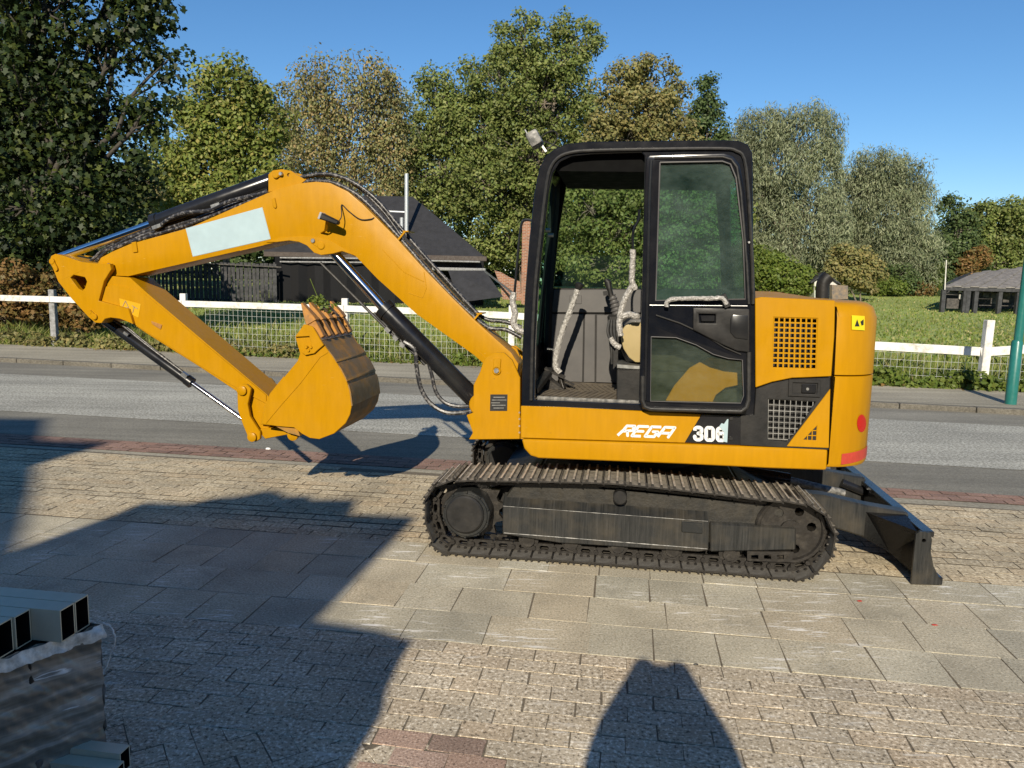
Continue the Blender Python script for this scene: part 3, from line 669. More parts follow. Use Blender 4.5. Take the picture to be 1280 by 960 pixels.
# marks on the counterweight
def strip(px, v, name, mat, y, th=.002, parent=None):
    mb = MB(); mb.prism(S(px, v), y - th, y + .002); return part(mb, name, mat, parent, smooth=0)
def on_weight(px, off):
    y = lo(VH)
    for _ in range(20):
        x, z = S([px], y + VC)[0]; c0 = UR - .27
        y = y * .5 + .5 * (lo(VH) if x <= c0 else lo(VH) + .27 - math.sqrt(max(0, .27 ** 2 - min(.2699, x - c0) ** 2)))
    n_ = Vector((max(0, x - c0), -math.sqrt(max(0, .27 ** 2 - max(0, x - c0) ** 2)), 0)).normalized()
    return tuple(Vector((x, y, z)) + n_ * off)
mb = MB(); ring = [on_weight((1076.5 + 5.6 * math.cos(a), 529 + 11 * math.sin(a)), .003) for a in np.linspace(0, 6.28, 25)[:-1]]; mid_ = on_weight((1076.5, 529), .0045)
mb.add(ring + [mid_], [(i, (i + 1) % 24, 24) for i in range(24)]); part(mb, 'reflector', 'red_reflector', smooth=180)
mb = MB(); cols_ = np.linspace(0, 1, 6); q_ = [on_weight((1064.5 + 16 * f, yy + f), .002) for f in cols_ for yy in (394, 412)]
mb.add(q_, [(2 * i, 2 * i + 2, 2 * i + 3, 2 * i + 1) for i in range(5)]); ws = part(mb, 'warning_sticker', 'yellow_sticker', smooth=180)
mb = MB()
for pts in ([(1068, 408), (1071, 399), (1074, 408)], [(1075, 402), (1079, 399), (1079, 406), (1076.5, 407)]): mb.add([on_weight(p_, .0032) for p_ in pts], [tuple(range(len(pts)))])
mb.build('print', 'sticker_print', ws, smooth=0)
# the red strip wraps the lower corner
mb = MB(); zc = zb + .075; hh = .032; L0 = []
for a in np.linspace(-75, -12, 10):
    x = UR - .27 + (.27 + .0025) * math.cos(math.radians(a)); y = lo(VH) + .27 + (.27 + .0025) * math.sin(math.radians(a)); k = (a + 75) / 63
    L0.append(((x, y, zc - hh - .018 + .03 * k), (x, y, zc + hh - .02 + .03 * k)))
mb.add([q for l in L0 for q in l], [(2 * i, 2 * i + 2, 2 * i + 3, 2 * i + 1) for i in range(9)]); part(mb, 'worn_red_strip', 'worn_red', smooth=0)
# exhaust
pth = [P3(1028, 385, T0 + 1.15), P3(1028, 362, T0 + 1.15), P3(1030, 352, T0 + 1.15), P3(1036, 345, T0 + 1.15)]
mb = MB(); mb.tube(smooth_path(pth, 5), .045, 16, cap=False); mb.tube(smooth_path(pth, 5), .039, 16, cap=True)
part(mb, 'exhaust_pipe', 'matt_black')
# --- lettering
def letters(txt, px, h_px, v, y, mat, sx=1., shear=0., bold=.0, name='lettering', slope=0.03, space=1.):
    cu = bpy.data.curves.new(name, 'FONT'); cu.body = txt; cu.size = 1; cu.shear = shear; cu.offset = bold; cu.extrude = .003; cu.resolution_u = 3; cu.space_character = space
    tmp = link(bpy.data.objects.new('tmp', cu)); dg = bpy.context.evaluated_depsgraph_get(); me = bpy.data.meshes.new_from_object(tmp.evaluated_get(dg)); bpy.data.objects.remove(tmp)
    a = S([px, (px[0], px[1] - h_px)], v); s = (a[1][1] - a[0][1]) / .70
    me.materials.clear(); me.materials.append(MATS[mat])
    o = link(bpy.data.objects.new(name, me), ex)
    b_ = S([(px[0] + 50, px[1] + 50 * slope)], v)[0]; ang = math.atan2(b_[1] - a[0][1], b_[0] - a[0][0])
    o.matrix_world = Matrix.Translation((a[0][0], y, a[0][1])) @ Matrix.Rotation(-ang, 4, 'Y') @ Matrix.Rotation(math.pi / 2, 4, 'X') @ Matrix.Diagonal((s * sx, s, 1, 1))
    return o
strip([(909, 524), (910.5, 524), (909, 553), (904, 552), (905, 540), (899, 533), (902, 529), (905, 530)], VH, 'sticker_remnant', 'silver_sticker', lo(VH) + .0015)
# REGA in slanted outlined capitals, drawn as strokes
def strokes(name, lines, v, y, w, mat):
    mb = MB()
    for l in lines:
        for a, b_ in zip(l[:-1], l[1:]):
            A, B = S([a], v)[0], S([b_], v)[0]; mb.obox((A[0], y, A[1]), (B[0], y, B[1]), .003, w, upv=(B[1] - A[1], 0, -(B[0] - A[0])))
            th_a = np.linspace(0, 2 * math.pi, 9)[:-1]; mb.prism([(B[0] + w * .5 * math.cos(t_), B[1] + w * .5 * math.sin(t_)) for t_ in th_a], y - .00145, y + .0014)
    return part(mb, name, mat, smooth=0)
def G(x, y): return (772 + x * 75 + (1 - y) * 9.5 - 0, 544.5 - (1 - (1 - y)) * 0 - (1 - y) * 0 + 0) if False else (772 + x * 66 + y * 8.5, 544.6 + x * 2.4 - y * 12)
rega = [
    [G(.0, 0), G(.04, .55), G(.05, 1), G(.2, 1), G(.21, .55), G(.06, .45)], [G(.12, .5), G(.19, 0)],
    [G(.44, 0), G(.27, 0), G(.27, 1), G(.45, 1)], [G(.27, .5), G(.42, .5)],
    [G(.70, 1), G(.52, 1), G(.52, 0), G(.69, 0), G(.70, .5), G(.61, .5)],
    [G(.76, 0), G(.77, 1), G(.96, 1), G(.96, 0)], [G(.78, .4), G(.95, .4)]]
D3 = [(0.02, .74), (.05, .9), (.3, 1), (.7, 1), (.95, .9), (.97, .7), (.85, .56), (.5, .52), (.85, .48), (1, .3), (.95, .1), (.7, 0), (.3, 0), (.05, .1), (.0, .26)]
D0 = [(0, .5), (0, .85), (.2, 1), (.8, 1), (1, .85), (1, .15), (.8, 0), (.2, 0), (0, .15), (0, .5)]
D6 = [(.97, .76), (.92, .92), (.7, 1), (.3, 1), (.06, .9), (0, .7), (0, .15), (.2, 0), (.8, 0), (1, .12), (1, .45), (.8, .57), (.3, .57), (.02, .45)]
digits = [[(868.5 + k_ * 14.2 + x * 8.8, 549.6 + (k_ * 14.2 + x * 8.8) * .03 - y * 15.2) for x, y in D] for k_, D in enumerate((D3, D0, D6))]
strokes('lettering', digits, VH, lo(VH) + .0045, .0205, 'white_decal')
strokes('lettering', rega, VH, lo(VH) + .0105, .0155, 'white_decal')
# --- swing plate in front of the cab, boom pivot
VP_ = T0 + .60; VBm = T0 + .80; BWd = .24
mb = MB(); mb.prism(S([(586, 549.5), (591, 541), (583, 519), (592, 516), (592, 481), (600, 465), (604, 452), (608, 446), (618, 441), (630, 441), (640, 450), (650, 472), (650, 549)], VP_), lo(VP_), lo(VP_) + .03)
sb = part(mb, 'swing_bracket', 'yellow_paint', bev=.004)
mb = MB(); mb.prism(S([(586, 549.5), (591, 541), (583, 519), (592, 516), (592, 481), (600, 465), (604, 452), (608, 446), (618, 441), (630, 441), (640, 450), (650, 472), (650, 549)], VP_), lo(VP_) + .57, lo(VP_) + .60); mb.build('side_plate', 'yellow_paint', sb, bev=.004)
mb = MB(); mb.prism(S([(592, 520), (668, 520), (668, 549), (590, 549)], VP_ + .02), lo(VP_) + .031, lo(VP_) + .569); mb.build('bracket_base', 'yellow_paint', sb, smooth=0)
mb = MB(); c_ = S([(621, 463)], VP_)[0]
for a, b_ in (((621, 463), .034), ((621, 450), .02)):
    q = S([a], VP_)[0]
mb.obox((c_[0], lo(VP_) - .006, c_[1] - .0), (S([(622, 448)], VP_)[0][0], lo(VP_) - .006, S([(622, 448)], VP_)[0][1]), .05, .012, upv=(0, 1, 0)); mb.cyl((c_[0], lo(VP_) - .012, c_[1]), (c_[0], lo(VP_), c_[1]), .03, 16)
mb.build('pivot_pin', 'yellow_paint', sb, bev=.004)
mb = MB(); mb.cyl((c_[0], lo(VP_) - .022, c_[1]), (c_[0], lo(VP_) - .01, c_[1]), .018, 6); mb.build('bolt', 'zinc', sb)
lp = strip([(613, 493), (634.5, 493), (634, 513.5), (612.5, 513.5)], VP_, 'rating_plate', 'sticker_print', lo(VP_) - .001)
mb = MB()
for y, xs in ((496, (617, 631)), (499.5, (615, 633)), (503, (614, 625)), (506, (615, 632)), (509.5, (617, 630))): 
    mb.prism(S([(xs[0], y), (xs[1], y), (xs[1], y + .9), (xs[0], y + .9)], VP_), lo(VP_) - .0045, lo(VP_) - .0028)
mb.build('print', 'zinc', lp, smooth=0)
mb = MB(); 
for y in (516, 524, 533, 541): 
    q = S([(649, y)], VH)[0]; mb.cyl((q[0], lo(VH) + .008, q[1]), (q[0], lo(VH) + .016, q[1]), .006, 6)
part(mb, 'panel_hinge', 'bare_steel', smooth=0)
# --- boom
boom_px = [(121, 331), (126, 322), (140, 314.5), (162, 305), (235, 285), (337, 240), (352, 234.5), (374, 229), (395, 227), (412, 228.5), (434, 239), (453, 255), (494, 296), (527, 333), (562, 369), (592, 399), (639, 441), (648, 455), (646, 470), (620, 478), (607, 457), (592.5, 444), (521, 393), (472, 349), (445, 321), (428, 314), (417, 317), (402, 319), (393, 316), (384, 307), (374, 302.5), (362, 300.5), (346, 302.6), (330, 306.5), (184, 339.8), (160, 345.5), (130, 344), (124, 340)]
bp = S(boom_px, VBm)
mb = MB(); mb.prism(bp, lo(VBm), lo(VBm) + BWd)
boom = part(mb, 'boom', 'yellow_paint', bev=.006, seg=2)
def plate(px, name, parent, v, th=.012, mat='yellow_paint', holes=()):
    mb = MB(); mb.prism(S(px, v), lo(v) - th, lo(v) + .002, holes=[S(h, v) for h in holes]); return mb.build(name, mat, parent, bev=.003)
# welded side plates: lower knee plate, arm cylinder lug, lamp
def circ(cx, cy, r, n=12, a0=0, a1=360): return [(cx + r * math.cos(math.radians(a)), cy + r * math.sin(math.radians(a))) for a in np.linspace(a0, a1, n, endpoint=a1 != 360)]
plate([(333, 303), (350, 297), (375, 295), (397, 296), (415, 301), (436, 314), (445, 320), (428, 314), (417, 317), (402, 319), (393, 316), (384, 307), (374, 302.5), (362, 300.8), (346, 302.8)], 'knee_plate', boom, VBm, .008)
mb = MB(); q = S([(335.5, 240), (335.5, 218), (341, 213), (352, 211.5), (364, 213.5), (372, 219), (382, 225), (374, 231), (350, 237)], VBm + .03)
hl = S(circ(361, 218.5, 2.3), VBm + .03); mb.prism(q, lo(VBm) + .03, lo(VBm) + .055, holes=[hl]); mb.build('cylinder_lug', 'yellow_paint', boom, bev=.003); mb = MB(); mb.prism(q, lo(VBm) + .185, lo(VBm) + .21, holes=[hl]); mb.build('cylinder_lug', 'yellow_paint', boom, bev=.003)
def pin(px, v, r, d, mat, parent, tail=None, name='pin'):
    c_ = S([px], v)[0]; mb = MB(); mb.tube([(c_[0], lo(v) + .01, c_[1]), (c_[0], lo(v) - d, c_[1]), (c_[0], lo(v) - d - .004, c_[1])], [r, r, r * .8], 18)
    if tail:
        t_ = S([tail], v)[0]; mb.obox((c_[0], lo(v) - d * .6, c_[1]), (t_[0], lo(v) - d * .6, t_[1]), r * 1.5, .01, upv=(0, 1, 0)); mb.cyl((t_[0], lo(v) + .0, t_[1]), (t_[0], lo(v) - d - .002, t_[1]), r * .75, 12)
    return mb.build(name, mat, parent)
pin((345.5, 219), VBm + .03, .024, .014, 'yellow_paint', boom, (351, 217)); pin((351.5, 217.5), VBm + .02, .014, .012, 'zinc', boom, name='bolt')
pin((402, 307), VBm, .028, .012, 'yellow_paint', boom, (392, 301)); pin((391.5, 301), VBm - .01, .016, .008, 'zinc', boom, name='bolt')
pin((128, 336.5), VBm, .026, .014, 'yellow_paint', boom, (136, 331.5)); pin((136.5, 331.5), VBm - .01, .015, .01, 'zinc', boom, name='bolt')
for px in ([(165, 303), (171, 302), (173, 315), (167, 316)], [(340, 249), (344, 247), (346.5, 258), (345, 261), (342, 259)]): plate(px, 'weld_tab', boom, VBm, .01)
for a, b_, c1, d1 in (((541, 310), (455, 355), 0, 0),): pass
st = plate([(232, 285.5), (328, 259), (338.5, 299), (241, 321)], 'silver_sticker', boom, VBm, .0025, 'silver_sticker')
# weld seams on the boom side
mb = MB()
for l in ([(478, 312), (505, 340), (530, 352)], [(530, 340), (533, 360), (528, 372), (511, 366)], [(594, 436), (612, 452)], [(330, 306), (300, 313)]):
    for a, b_ in zip(l[:-1], l[1:]):
        A, B = S([a], VBm)[0], S([b_], VBm)[0]; mb.obox((A[0], lo(VBm) - .0005, A[1]), (B[0], lo(VBm) - .0005, B[1]), .006, .004, upv=(0, 1, 0))
mb.build('weld_seam', 'yellow_paint', boom, smooth=0)
# boom lamp
mb = MB(); a = P3(405, 271, VBm - .12); b_ = P3(427, 281, VBm - .1)
mb.obox(P3(402, 270, VBm - .12), P3(424, 279, VBm - .12), .075, .045, w2=.045, h2=.03); lm = mb.build('work_lamp', 'matt_black', boom, bev=.008)
mb = MB(); mb.obox(P3(401, 269.5, VBm - .12), P3(403.5, 270.6, VBm - .12), .08, .05); mb.build('lamp_lens', 'lamp_lens', lm, bev=.003)
mb = MB(); mb.obox(P3(409, 276, VBm - .12), P3(407, 288, VBm - .05), .02, .006); mb.obox(P3(407, 288, VBm - .05), P3(402, 291, VBm), .02, .006); mb.build('lamp_bracket', 'yellow_paint', lm)
mb = MB(); mb.tube(smooth_path([P3(422, 279, VBm - .1), P3(427, 270, VBm - .06), P3(427, 256, VBm - .01), P3(436, 264, VBm - .008), P3(450, 274, VBm - .008), P3(463, 274, VBm - .008), P3(468, 272, VBm - .0)], 5), .004, 6); mb.build('lamp_cable', 'rubber', lm)
# --- stick
VS = T0 + .74; SW = .36
stick_px = [(62, 326), (63.5, 320), (69, 317.3), (80, 320), (102, 327.5), (121, 330), (128, 344), (162, 347), (183, 366), (333, 493), (341, 503), (340, 527), (333, 541), (322, 537), (303, 505), (295, 489), (252, 460.5), (183, 417), (164, 404), (150, 398.5), (138, 397), (131, 398.5), (127, 404), (119, 403.5), (110, 396), (89, 373), (72.5, 352)]
hole = [(87.5, 347), (92, 343.5), (106, 346.5), (108.5, 352), (106, 360), (103, 363.5), (98, 361)]
mb = MB(); mb.prism(S(stick_px, VS + .04), lo(VS) + .04, lo(VS) + SW - .04, holes=[S(hole, VS + .04)]); stick = part(mb, 'stick', 'yellow_paint', bev=.005)
for vv in (VS,):
    ear = [(62, 326), (63.5, 320), (69, 317.3), (80, 320), (102, 327.5), (121, 329.5), (137, 329.5), (139, 337), (130, 351), (123, 376), (160, 386), (166, 405), (150, 398.5), (138, 397), (131, 398.5), (127, 404), (119, 403.5), (110, 396), (89, 373), (72.5, 352)]
    for y_ in (lo(VS), lo(VS) + SW - .045): mb = MB(); mb.prism(S(ear, VS), y_, y_ + .045, holes=[S(hole, VS)]); mb.build('side_plate', 'yellow_paint', stick, bev=.003)
mb = MB(); mb.prism(S([(123, 376.5), (127, 360), (140, 355.5), (155, 358), (180, 367), (200, 383), (333, 494), (333, 505), (297, 486), (252, 458.5), (183, 415)], VS + .035), lo(VS) + .032, lo(VS) + .042); mb.build('stiffener', 'yellow_paint', stick, bev=.003)
pin((66, 327), VS, .022, .012, 'yellow_paint', stick, (71, 336)); pin((119, 396), VS, .022, .012, 'yellow_paint', stick, (113, 390))
pin((304, 488), VS + .0, .034, .03, 'yellow_paint', stick)
mb = MB(); q = [(148.5, 377), (161, 379), (173.5, 385.5), (168, 394.5), (154.5, 388), (147, 386)]
mb.prism(S([(149, 373), (176, 380), (173, 397), (151, 387)], VS + .03), lo(VS) + .03, lo(VS) + .034); stk = mb.build('warning_sticker', 'faded_sticker', stick, smooth=0)
mb = MB()
for l in ([(153, 384), (157, 376), (161, 384.5), (153, 384)], [(165, 382), (172, 386)], [(168, 383), (166, 391)]):
    for a, b_ in zip(l[:-1], l[1:]):
        A, B = S([a], VS + .03)[0], S([b_], VS + .03)[0]; mb.obox((A[0], lo(VS) + .0285, A[1]), (B[0], lo(VS) + .0285, B[1]), .005, .002, upv=(0, 1, 0))
mb.build('print', 'bare_steel', stk, smooth=0)
plate([(189, 401), (197, 404), (203, 406), (201, 412), (196, 409), (190, 405)], 'stamped_plate', stick, VS + .03, .004, 'worn_tooth')
# --- bucket linkage and bucket
def linkbar(px, v, name, mat='yellow_paint', w=.03):
    mb = MB(); mb.prism(S(px, v), lo(v), lo(v) + w); p_ = part(mb, name, mat, bev=.004)
    mb = MB(); mb.prism(S(px, v), lo(v) + SW + .04 - w, lo(v) + SW + .04); part(mb, name, mat, bev=.004); return p_
VL = VS - .02
lk1 = linkbar([(296, 484), (301, 480.5), (308, 480.5), (313.5, 486), (312, 494), (309.5, 505), (312, 520), (320, 533), (325, 540), (325, 549), (319, 552.5), (311, 549.5), (303, 530), (297, 512)], VL, 'bucket_link')
pin((303.5, 488), VL, .034, .018, 'yellow_paint', lk1); pin((316, 546), VL, .034, .02, 'yellow_paint', lk1)
mb = MB(); mb.prism(S([(320, 537), (349, 534), (361, 543), (331, 549)], VL + .03), lo(VL) + .035, lo(VL) + SW); part(mb, 'push_link', 'yellow_paint', bev=.004)
VK = T0 + .62; KW = .62
shell = [(402, 426), (408, 435.5), (427, 464), (436, 485.6), (439.4, 507.5), (433, 526), (417.5, 542), (399, 549), (380, 545), (367.5, 534)]
sp = S([(402, 426), (408, 435.5), (418, 449), (427, 464), (433, 476), (437, 489), (439.4, 507.5), (437.5, 518), (432, 529), (417.5, 542), (399, 549), (387, 547.5), (377, 542), (367.5, 534.5), (348, 533)], VK)
side = S([(369, 421.6), (381.6, 406), (391, 409), (402, 426), (408, 435.5), (418, 449), (427, 464), (433, 476), (437, 489), (439.4, 507.5), (437.5, 518), (432, 529), (417.5, 542), (399, 549), (387, 547.5), (377, 542), (367.5, 534.5), (348, 533), (327, 530), (331, 508), (339, 491), (372, 451), (375, 442)], VK)
mb = MB(); mb.prism(side, lo(VK), lo(VK) + .02); bucket = part(mb, 'bucket', 'yellow_paint', bev=.003)
mb = MB(); mb.prism(side, lo(VK) + KW - .02, lo(VK) + KW); mb.build('side_plate', 'yellow_paint', bucket, bev=.003)
# curved shell in plates
cx_ = np.mean([p[0] for p in sp]); cz_ = np.mean([p[1] for p in sp])
def inset(p, d):
    vx, vz = cx_ - p[0], cz_ - p[1]; l = math.hypot(vx, vz); return (p[0] + vx / l * d, p[1] + vz / l * d)
mb = MB()
for i in range(len(sp) - 1):
    a, b_ = sp[i], sp[i + 1]; mb.prism([a, b_, inset(b_, .018), inset(a, .018)], lo(VK) + .02, lo(VK) + KW - .02)
mb.build('shell', 'worn_bucket_steel', bucket, smooth=30)
for i0, i1 in ((1.3, 2.3), (2.6, 4.1), (4.4, 6.0)):
    seg = [];
    for t_ in np.linspace(i0, i1, 5):
        i = int(t_); f = t_ - i; seg.append((sp[i][0] * (1 - f) + sp[i + 1][0] * f, sp[i][1] * (1 - f) + sp[i + 1][1] * f))
    q = [inset(p, -.008) for p in seg] + [inset(p, .002) for p in seg[::-1]]
    MB().prism(q, lo(VK) + .0, lo(VK) + KW).build('wear_plate', 'worn_bucket_steel', bucket, bev=.002)
# hinge web inside the bucket and the two ears
mb = MB(); mb.prism(S([(327, 530), (331, 508), (339, 491), (356, 470), (362, 478), (345, 500), (346, 532)], VK + .14), lo(VK) + .12, lo(VK) + .14); mb.build('ear', 'yellow_paint', bucket, bev=.003); mb = MB(); mb.prism(S([(327, 530), (331, 508), (339, 491), (356, 470), (362, 478), (345, 500), (346, 532)], VK + .14), lo(VK) + .48, lo(VK) + .50); mb.build('ear', 'yellow_paint', bucket, bev=.003)
mb = MB(); A, B = S([(336, 528)], VK)[0], S([(372, 541)], VK)[0]; mb.prism(S([(345, 533), (372, 536), (375, 545), (360, 541)], VK + .02), lo(VK) + .02, lo(VK) + KW - .02); mb.build('back_plate', 'worn_bucket_steel', bucket)
pin((367, 543.5), VK + .1, .04, .02, 'yellow_paint', bucket)
# side cutter, lip, teeth
mb = MB(); mb.prism(S([(370, 421), (381.5, 405), (392, 408), (406, 431), (400, 436), (394, 441.5), (383, 444), (378, 440), (391, 432), (388, 420)], VK), lo(VK) - .02, lo(VK)); 
mb.build('side_cutter', 'yellow_paint', bucket, bev=.003)
for x, y in ((383, 434), (389, 434), (386, 438)): pin((x, y), VK - .018, .011, .008, 'yellow_paint', bucket, name='bolt')
seam = [(332, 529), (352, 505), (375, 479), (400, 446), (410, 440)]; mb = MB()
for a, b_ in zip(seam[:-1], seam[1:]):
    A, B = S([a], VK)[0], S([b_], VK)[0]; mb.obox((A[0], lo(VK) - .001, A[1]), (B[0], lo(VK) - .001, B[1]), .008, .006, upv=(0, 1, 0))
mb.build('weld_seam', 'yellow_paint', bucket, smooth=0)
mb = MB(); lp_ = S([(397, 418), (402, 425), (398, 428.5), (393, 421)], VK); mb.prism(lp_, lo(VK) - .004, lo(VK) + KW + .004); mb.build('lip', 'bare_steel', bucket, bev=.003)
lc = np.array(S([(398, 421)], VK)[0]); tip = np.array(S([(375, 379)], VK)[0]); d = tip - lc; nrm = np.array([-d[1], d[0]]) / np.hypot(*d)
for i in range(5):
    yc = lo(VK) + .045 + i * (KW - .09) / 4; mb = MB()
    def tp(t_, off): p = lc + d * t_ + nrm * off; return (p[0], p[1])
    ad = [tp(-.05, -.03), tp(-.05, .03), tp(.5, .032), tp(.5, -.03)]; mb.prism(ad, yc - .028, yc + .028)
    to = mb.build('tooth', 'worn_tooth', bucket, bev=.004)
    mb = MB(); w0, w1 = .036, .014
    A = [(*tp(.42, -.04),), (*tp(.42, .04),), (*tp(.55, .036),), (*tp(1, .004),), (*tp(1, -.006),), (*tp(.55, -.036),)]
    ws = [w0, w0, w0, w1 + .012, w1 + .012, w0]
    vs = [(x, yc - w, z) for (x, z), w in zip(A, ws)] + [(x, yc + w, z) for (x, z), w in zip(A, ws)]
    mb.add(vs, [tuple(range(6))[::-1], tuple(range(6, 12))] + [(j, (j + 1) % 6, (j + 1) % 6 + 6, j + 6) for j in range(6)]); mb.build('point', 'worn_tooth', to, bev=.003)
# --- cylinders
def cylinder(name, pa, pb, pc, v, rb, rr, gland=.05, mat='black_paint', vend=None):
    """barrel pa-pb, rod pb-pc"""
    A, B, C_ = Vector(P3(*pa, v)), Vector(P3(*pb, v)), Vector(P3(*pc, v)); d = (B - A).normalized()
    mb = MB(); mb.tube([A, A + d * .01, B - d * gland, B - d * gland, B, B], [rb * .9, rb, rb, rb * 1.12, rb * 1.12, rb * .6], 24); c_ = part(mb, name, mat)
    mb = MB(); mb.cyl(B, C_, rr, 16); mb.build('rod', 'chrome', c_); return c_, A, B, C_, d
VCn = VS + SW / 2
c1, A, B, C_, d = cylinder('bucket_cylinder', (130, 399), (240, 479), (303, 524), VCn, .038, .019)
mb = MB()
for off in (.0, .02):
    mb.tube(smooth_path([A + d * .08 + Vector((.01, -.02, .045)), A + d * .2 + Vector((.02, -.02 - off, .065)), A + d * .42 + Vector((.015, -.02 - off, .055)), B - d * .05 + Vector((.01, -.02, .04))], 6), .008, 8)
mb.build('hydraulic_line', 'hose_black', c1)
mb = MB(); mb.obox(A + d * .22 + Vector((.012, -.045, .03)), A + d * .26 + Vector((.012, -.045, .03)), .02, .02); mb.build('fitting', 'zinc', c1); mb = MB(); mb.obox(B - d * .07 + Vector((0, -.03, .04)), B - d * .02 + Vector((0, -.03, .04)), .03, .03); mb.build('fitting', 'zinc', c1)
c2, A, B, C_, d = cylinder('boom_cylinder', (600, 506), (479, 384), (411, 309), T0 + .86, .068, .036)
# the left boom cylinder's twin pipe and hoses
mb = MB(); n_ = Vector((-.5, 0, -.85)).normalized() * .085; n_ = Vector((-d.z, 0, d.x)) * (.078 if (-d.z) < 0 else -.078)
mb.tube([B + n_ + d * .02, B + n_ * 1.05 - d * .3, B + n_ - d * .5], .012, 8); mb.tube([B + n_ * 1.25 + d * .55, B + n_ * 1.2 - d * .2], .011, 8)
mb.build('hydraulic_line', 'matt_black', c2)
for k_, nn in ((.12, .08), (.2, .09), (.27, .085)): mb = MB(); mb.obox(B - d * k_ + n_ * 1.1 + Vector((0, -.03, 0)), B - d * (k_ + .04) + n_ * 1.1 + Vector((0, -.03, 0)), .03, .03); mb.build('fitting', 'zinc', c2)
q = T0 + .78
mb = MB(); mb.tube(smooth_path([P3(505, 427, q), P3(518, 437, q), P3(521, 460, q), P3(526, 485, q), P3(538, 504, q), P3(556, 515, q), P3(576, 516, q), P3(595, 512, q)], 6), .016, 8); mb.build('hose', 'hose_black', c2)
mb = MB(); mb.tube(smooth_path([P3(536, 455, q + .05), P3(540, 470, q + .05), P3(545, 490, q + .05), P3(556, 503, q + .05), P3(572, 508, q + .05), P3(592, 507, q + .05)], 6), .014, 8); mb.build('hose', 'hose_black', c2)
mb = MB(); bs_ = S(circ(600, 506, 14, 20), T0 + .72); mb.prism(bs_, lo(T0 + .72), lo(T0 + 1.0)); part(mb, 'cylinder_boss', 'yellow_paint', bev=.008)
c3, A, B, C_, d = cylinder('arm_cylinder', (341, 226), (192.5, 279.5), (72, 323), VBm + .12, .062, .032)
mb = MB(); nn = Vector((d.z, 0, -d.x)); nn = nn if nn.z < 0 else -nn
mb.tube(smooth_path([B - d * .02 + nn * .06 + Vector((0, -.05, 0)), B - d * .18 + nn * .03 + Vector((0, -.09, 0)), B - d * .32 + nn * .03 + Vector((0, -.1, 0)), B - d * .5 + nn * .07 + Vector((0, -.1, 0)), B - d * .68 + nn * .06 + Vector((0, -.1, 0)), A + d * .02 + nn * .09 + Vector((0, -.1, 0))], 6), .015, 8)
mb.tube(smooth_path([B + d * .06 + nn * .10, B - d * .12 + nn * .1, B - d * .3 + nn * .11, B - d * .45 + nn * .12], 6), .014, 8); mb.build('hose', 'hose_black', c3)
for k_ in (.04, .53): mb = MB(); mb.obox(B - d * k_ + nn * .055 + Vector((0, -.1, 0)), B - d * (k_ + .07) + nn * .055 + Vector((0, -.1, 0)), .025, .025); mb.build('fitting', 'zinc', c3)
# --- hoses over the boom: corrugated guards
def ribbed(path, r, name='hose', mat='hose_black', parent=None, pitch_=.022):
    P = smooth_path(path, 10); Pn = np.array(P); L_ = np.r_[0, np.cumsum(np.linalg.norm(np.diff(Pn, axis=0), axis=1))]; n = int(L_[-1] / pitch_ * 2); s_ = np.linspace(0, L_[-1], n)
    Q = np.stack([np.interp(s_, L_, Pn[:, i]) for i in range(3)], 1); R = [r * (1.0 if i % 2 else .78) for i in range(n)]
    return MB().tube([tuple(x) for x in Q], R, 8).build(name, mat, parent or boom, smooth=60)
va, vb_ = VBm + .05, VBm + .12
top = [(330, 247), (352, 238), (380, 229.5), (410, 229), (436, 239), (458, 255), (495, 294), (530, 334), (565, 372), (595, 400), (612, 412), (632, 414), (652, 424)]
ribbed([P3(x, y - 2, va) for x, y in top], .017)
ribbed([P3(x, y - 3, vb_) for x, y in [(335, 243), (380, 224), (412, 221), (440, 230), (470, 252), (500, 287), (530, 322), (560, 355), (590, 388), (608, 402), (630, 405), (652, 412)]], .016)
ribbed([P3(x, y, vb_ + .03) for x, y in [(382, 222), (405, 219), (432, 224), (458, 243), (482, 268), (505, 300)]], .013)
ribbed([P3(x, y, va) for x, y in [(497, 300), (530, 338), (560, 372), (590, 402), (600, 416), (618, 440), (632, 458), (642, 470)]], .013)
mb = MB(); mb.tube([P3(x, y, va - .03) for x, y in [(162, 303), (235, 281), (300, 256), (335, 243)]], .011, 8); mb.tube([P3(x, y, va + .03) for x, y in [(140, 312), (180, 294), (240, 276), (300, 252), (335, 238)]], .014, 8)
mb.tube([P3(x, y, va + .06) for x, y in [(120, 326), (135, 312), (160, 298), (200, 283)]], .012, 8); mb.tube([P3(x, y, va + .08) for x, y in [(112, 328), (128, 313), (160, 295), (230, 272)]], .013, 8)
mb.build('hydraulic_line', 'hose_black', boom)
for p in ((498, 299), (590, 402)):
    a = P3(p[0] - 6, p[1] + 8, VBm + .02); b_ = P3(p[0] + 9, p[1] - 10, VBm + .02); mb = MB(); mb.obox(a, b_, .02, .012); mb.box(b_[0] - .02, b_[0] + .02, b_[1], b_[1] + .16, b_[2] - .004, b_[2] + .004); mb.build('hose_clamp', 'yellow_paint', boom)
mb = MB(); mb.prism(S([(636, 440), (640, 433), (646, 436), (653, 455), (650, 470), (645, 460)], VBm + .2), lo(VBm) + .2, lo(VBm) + .24); mb.build('hose_guard', 'yellow_paint', boom)
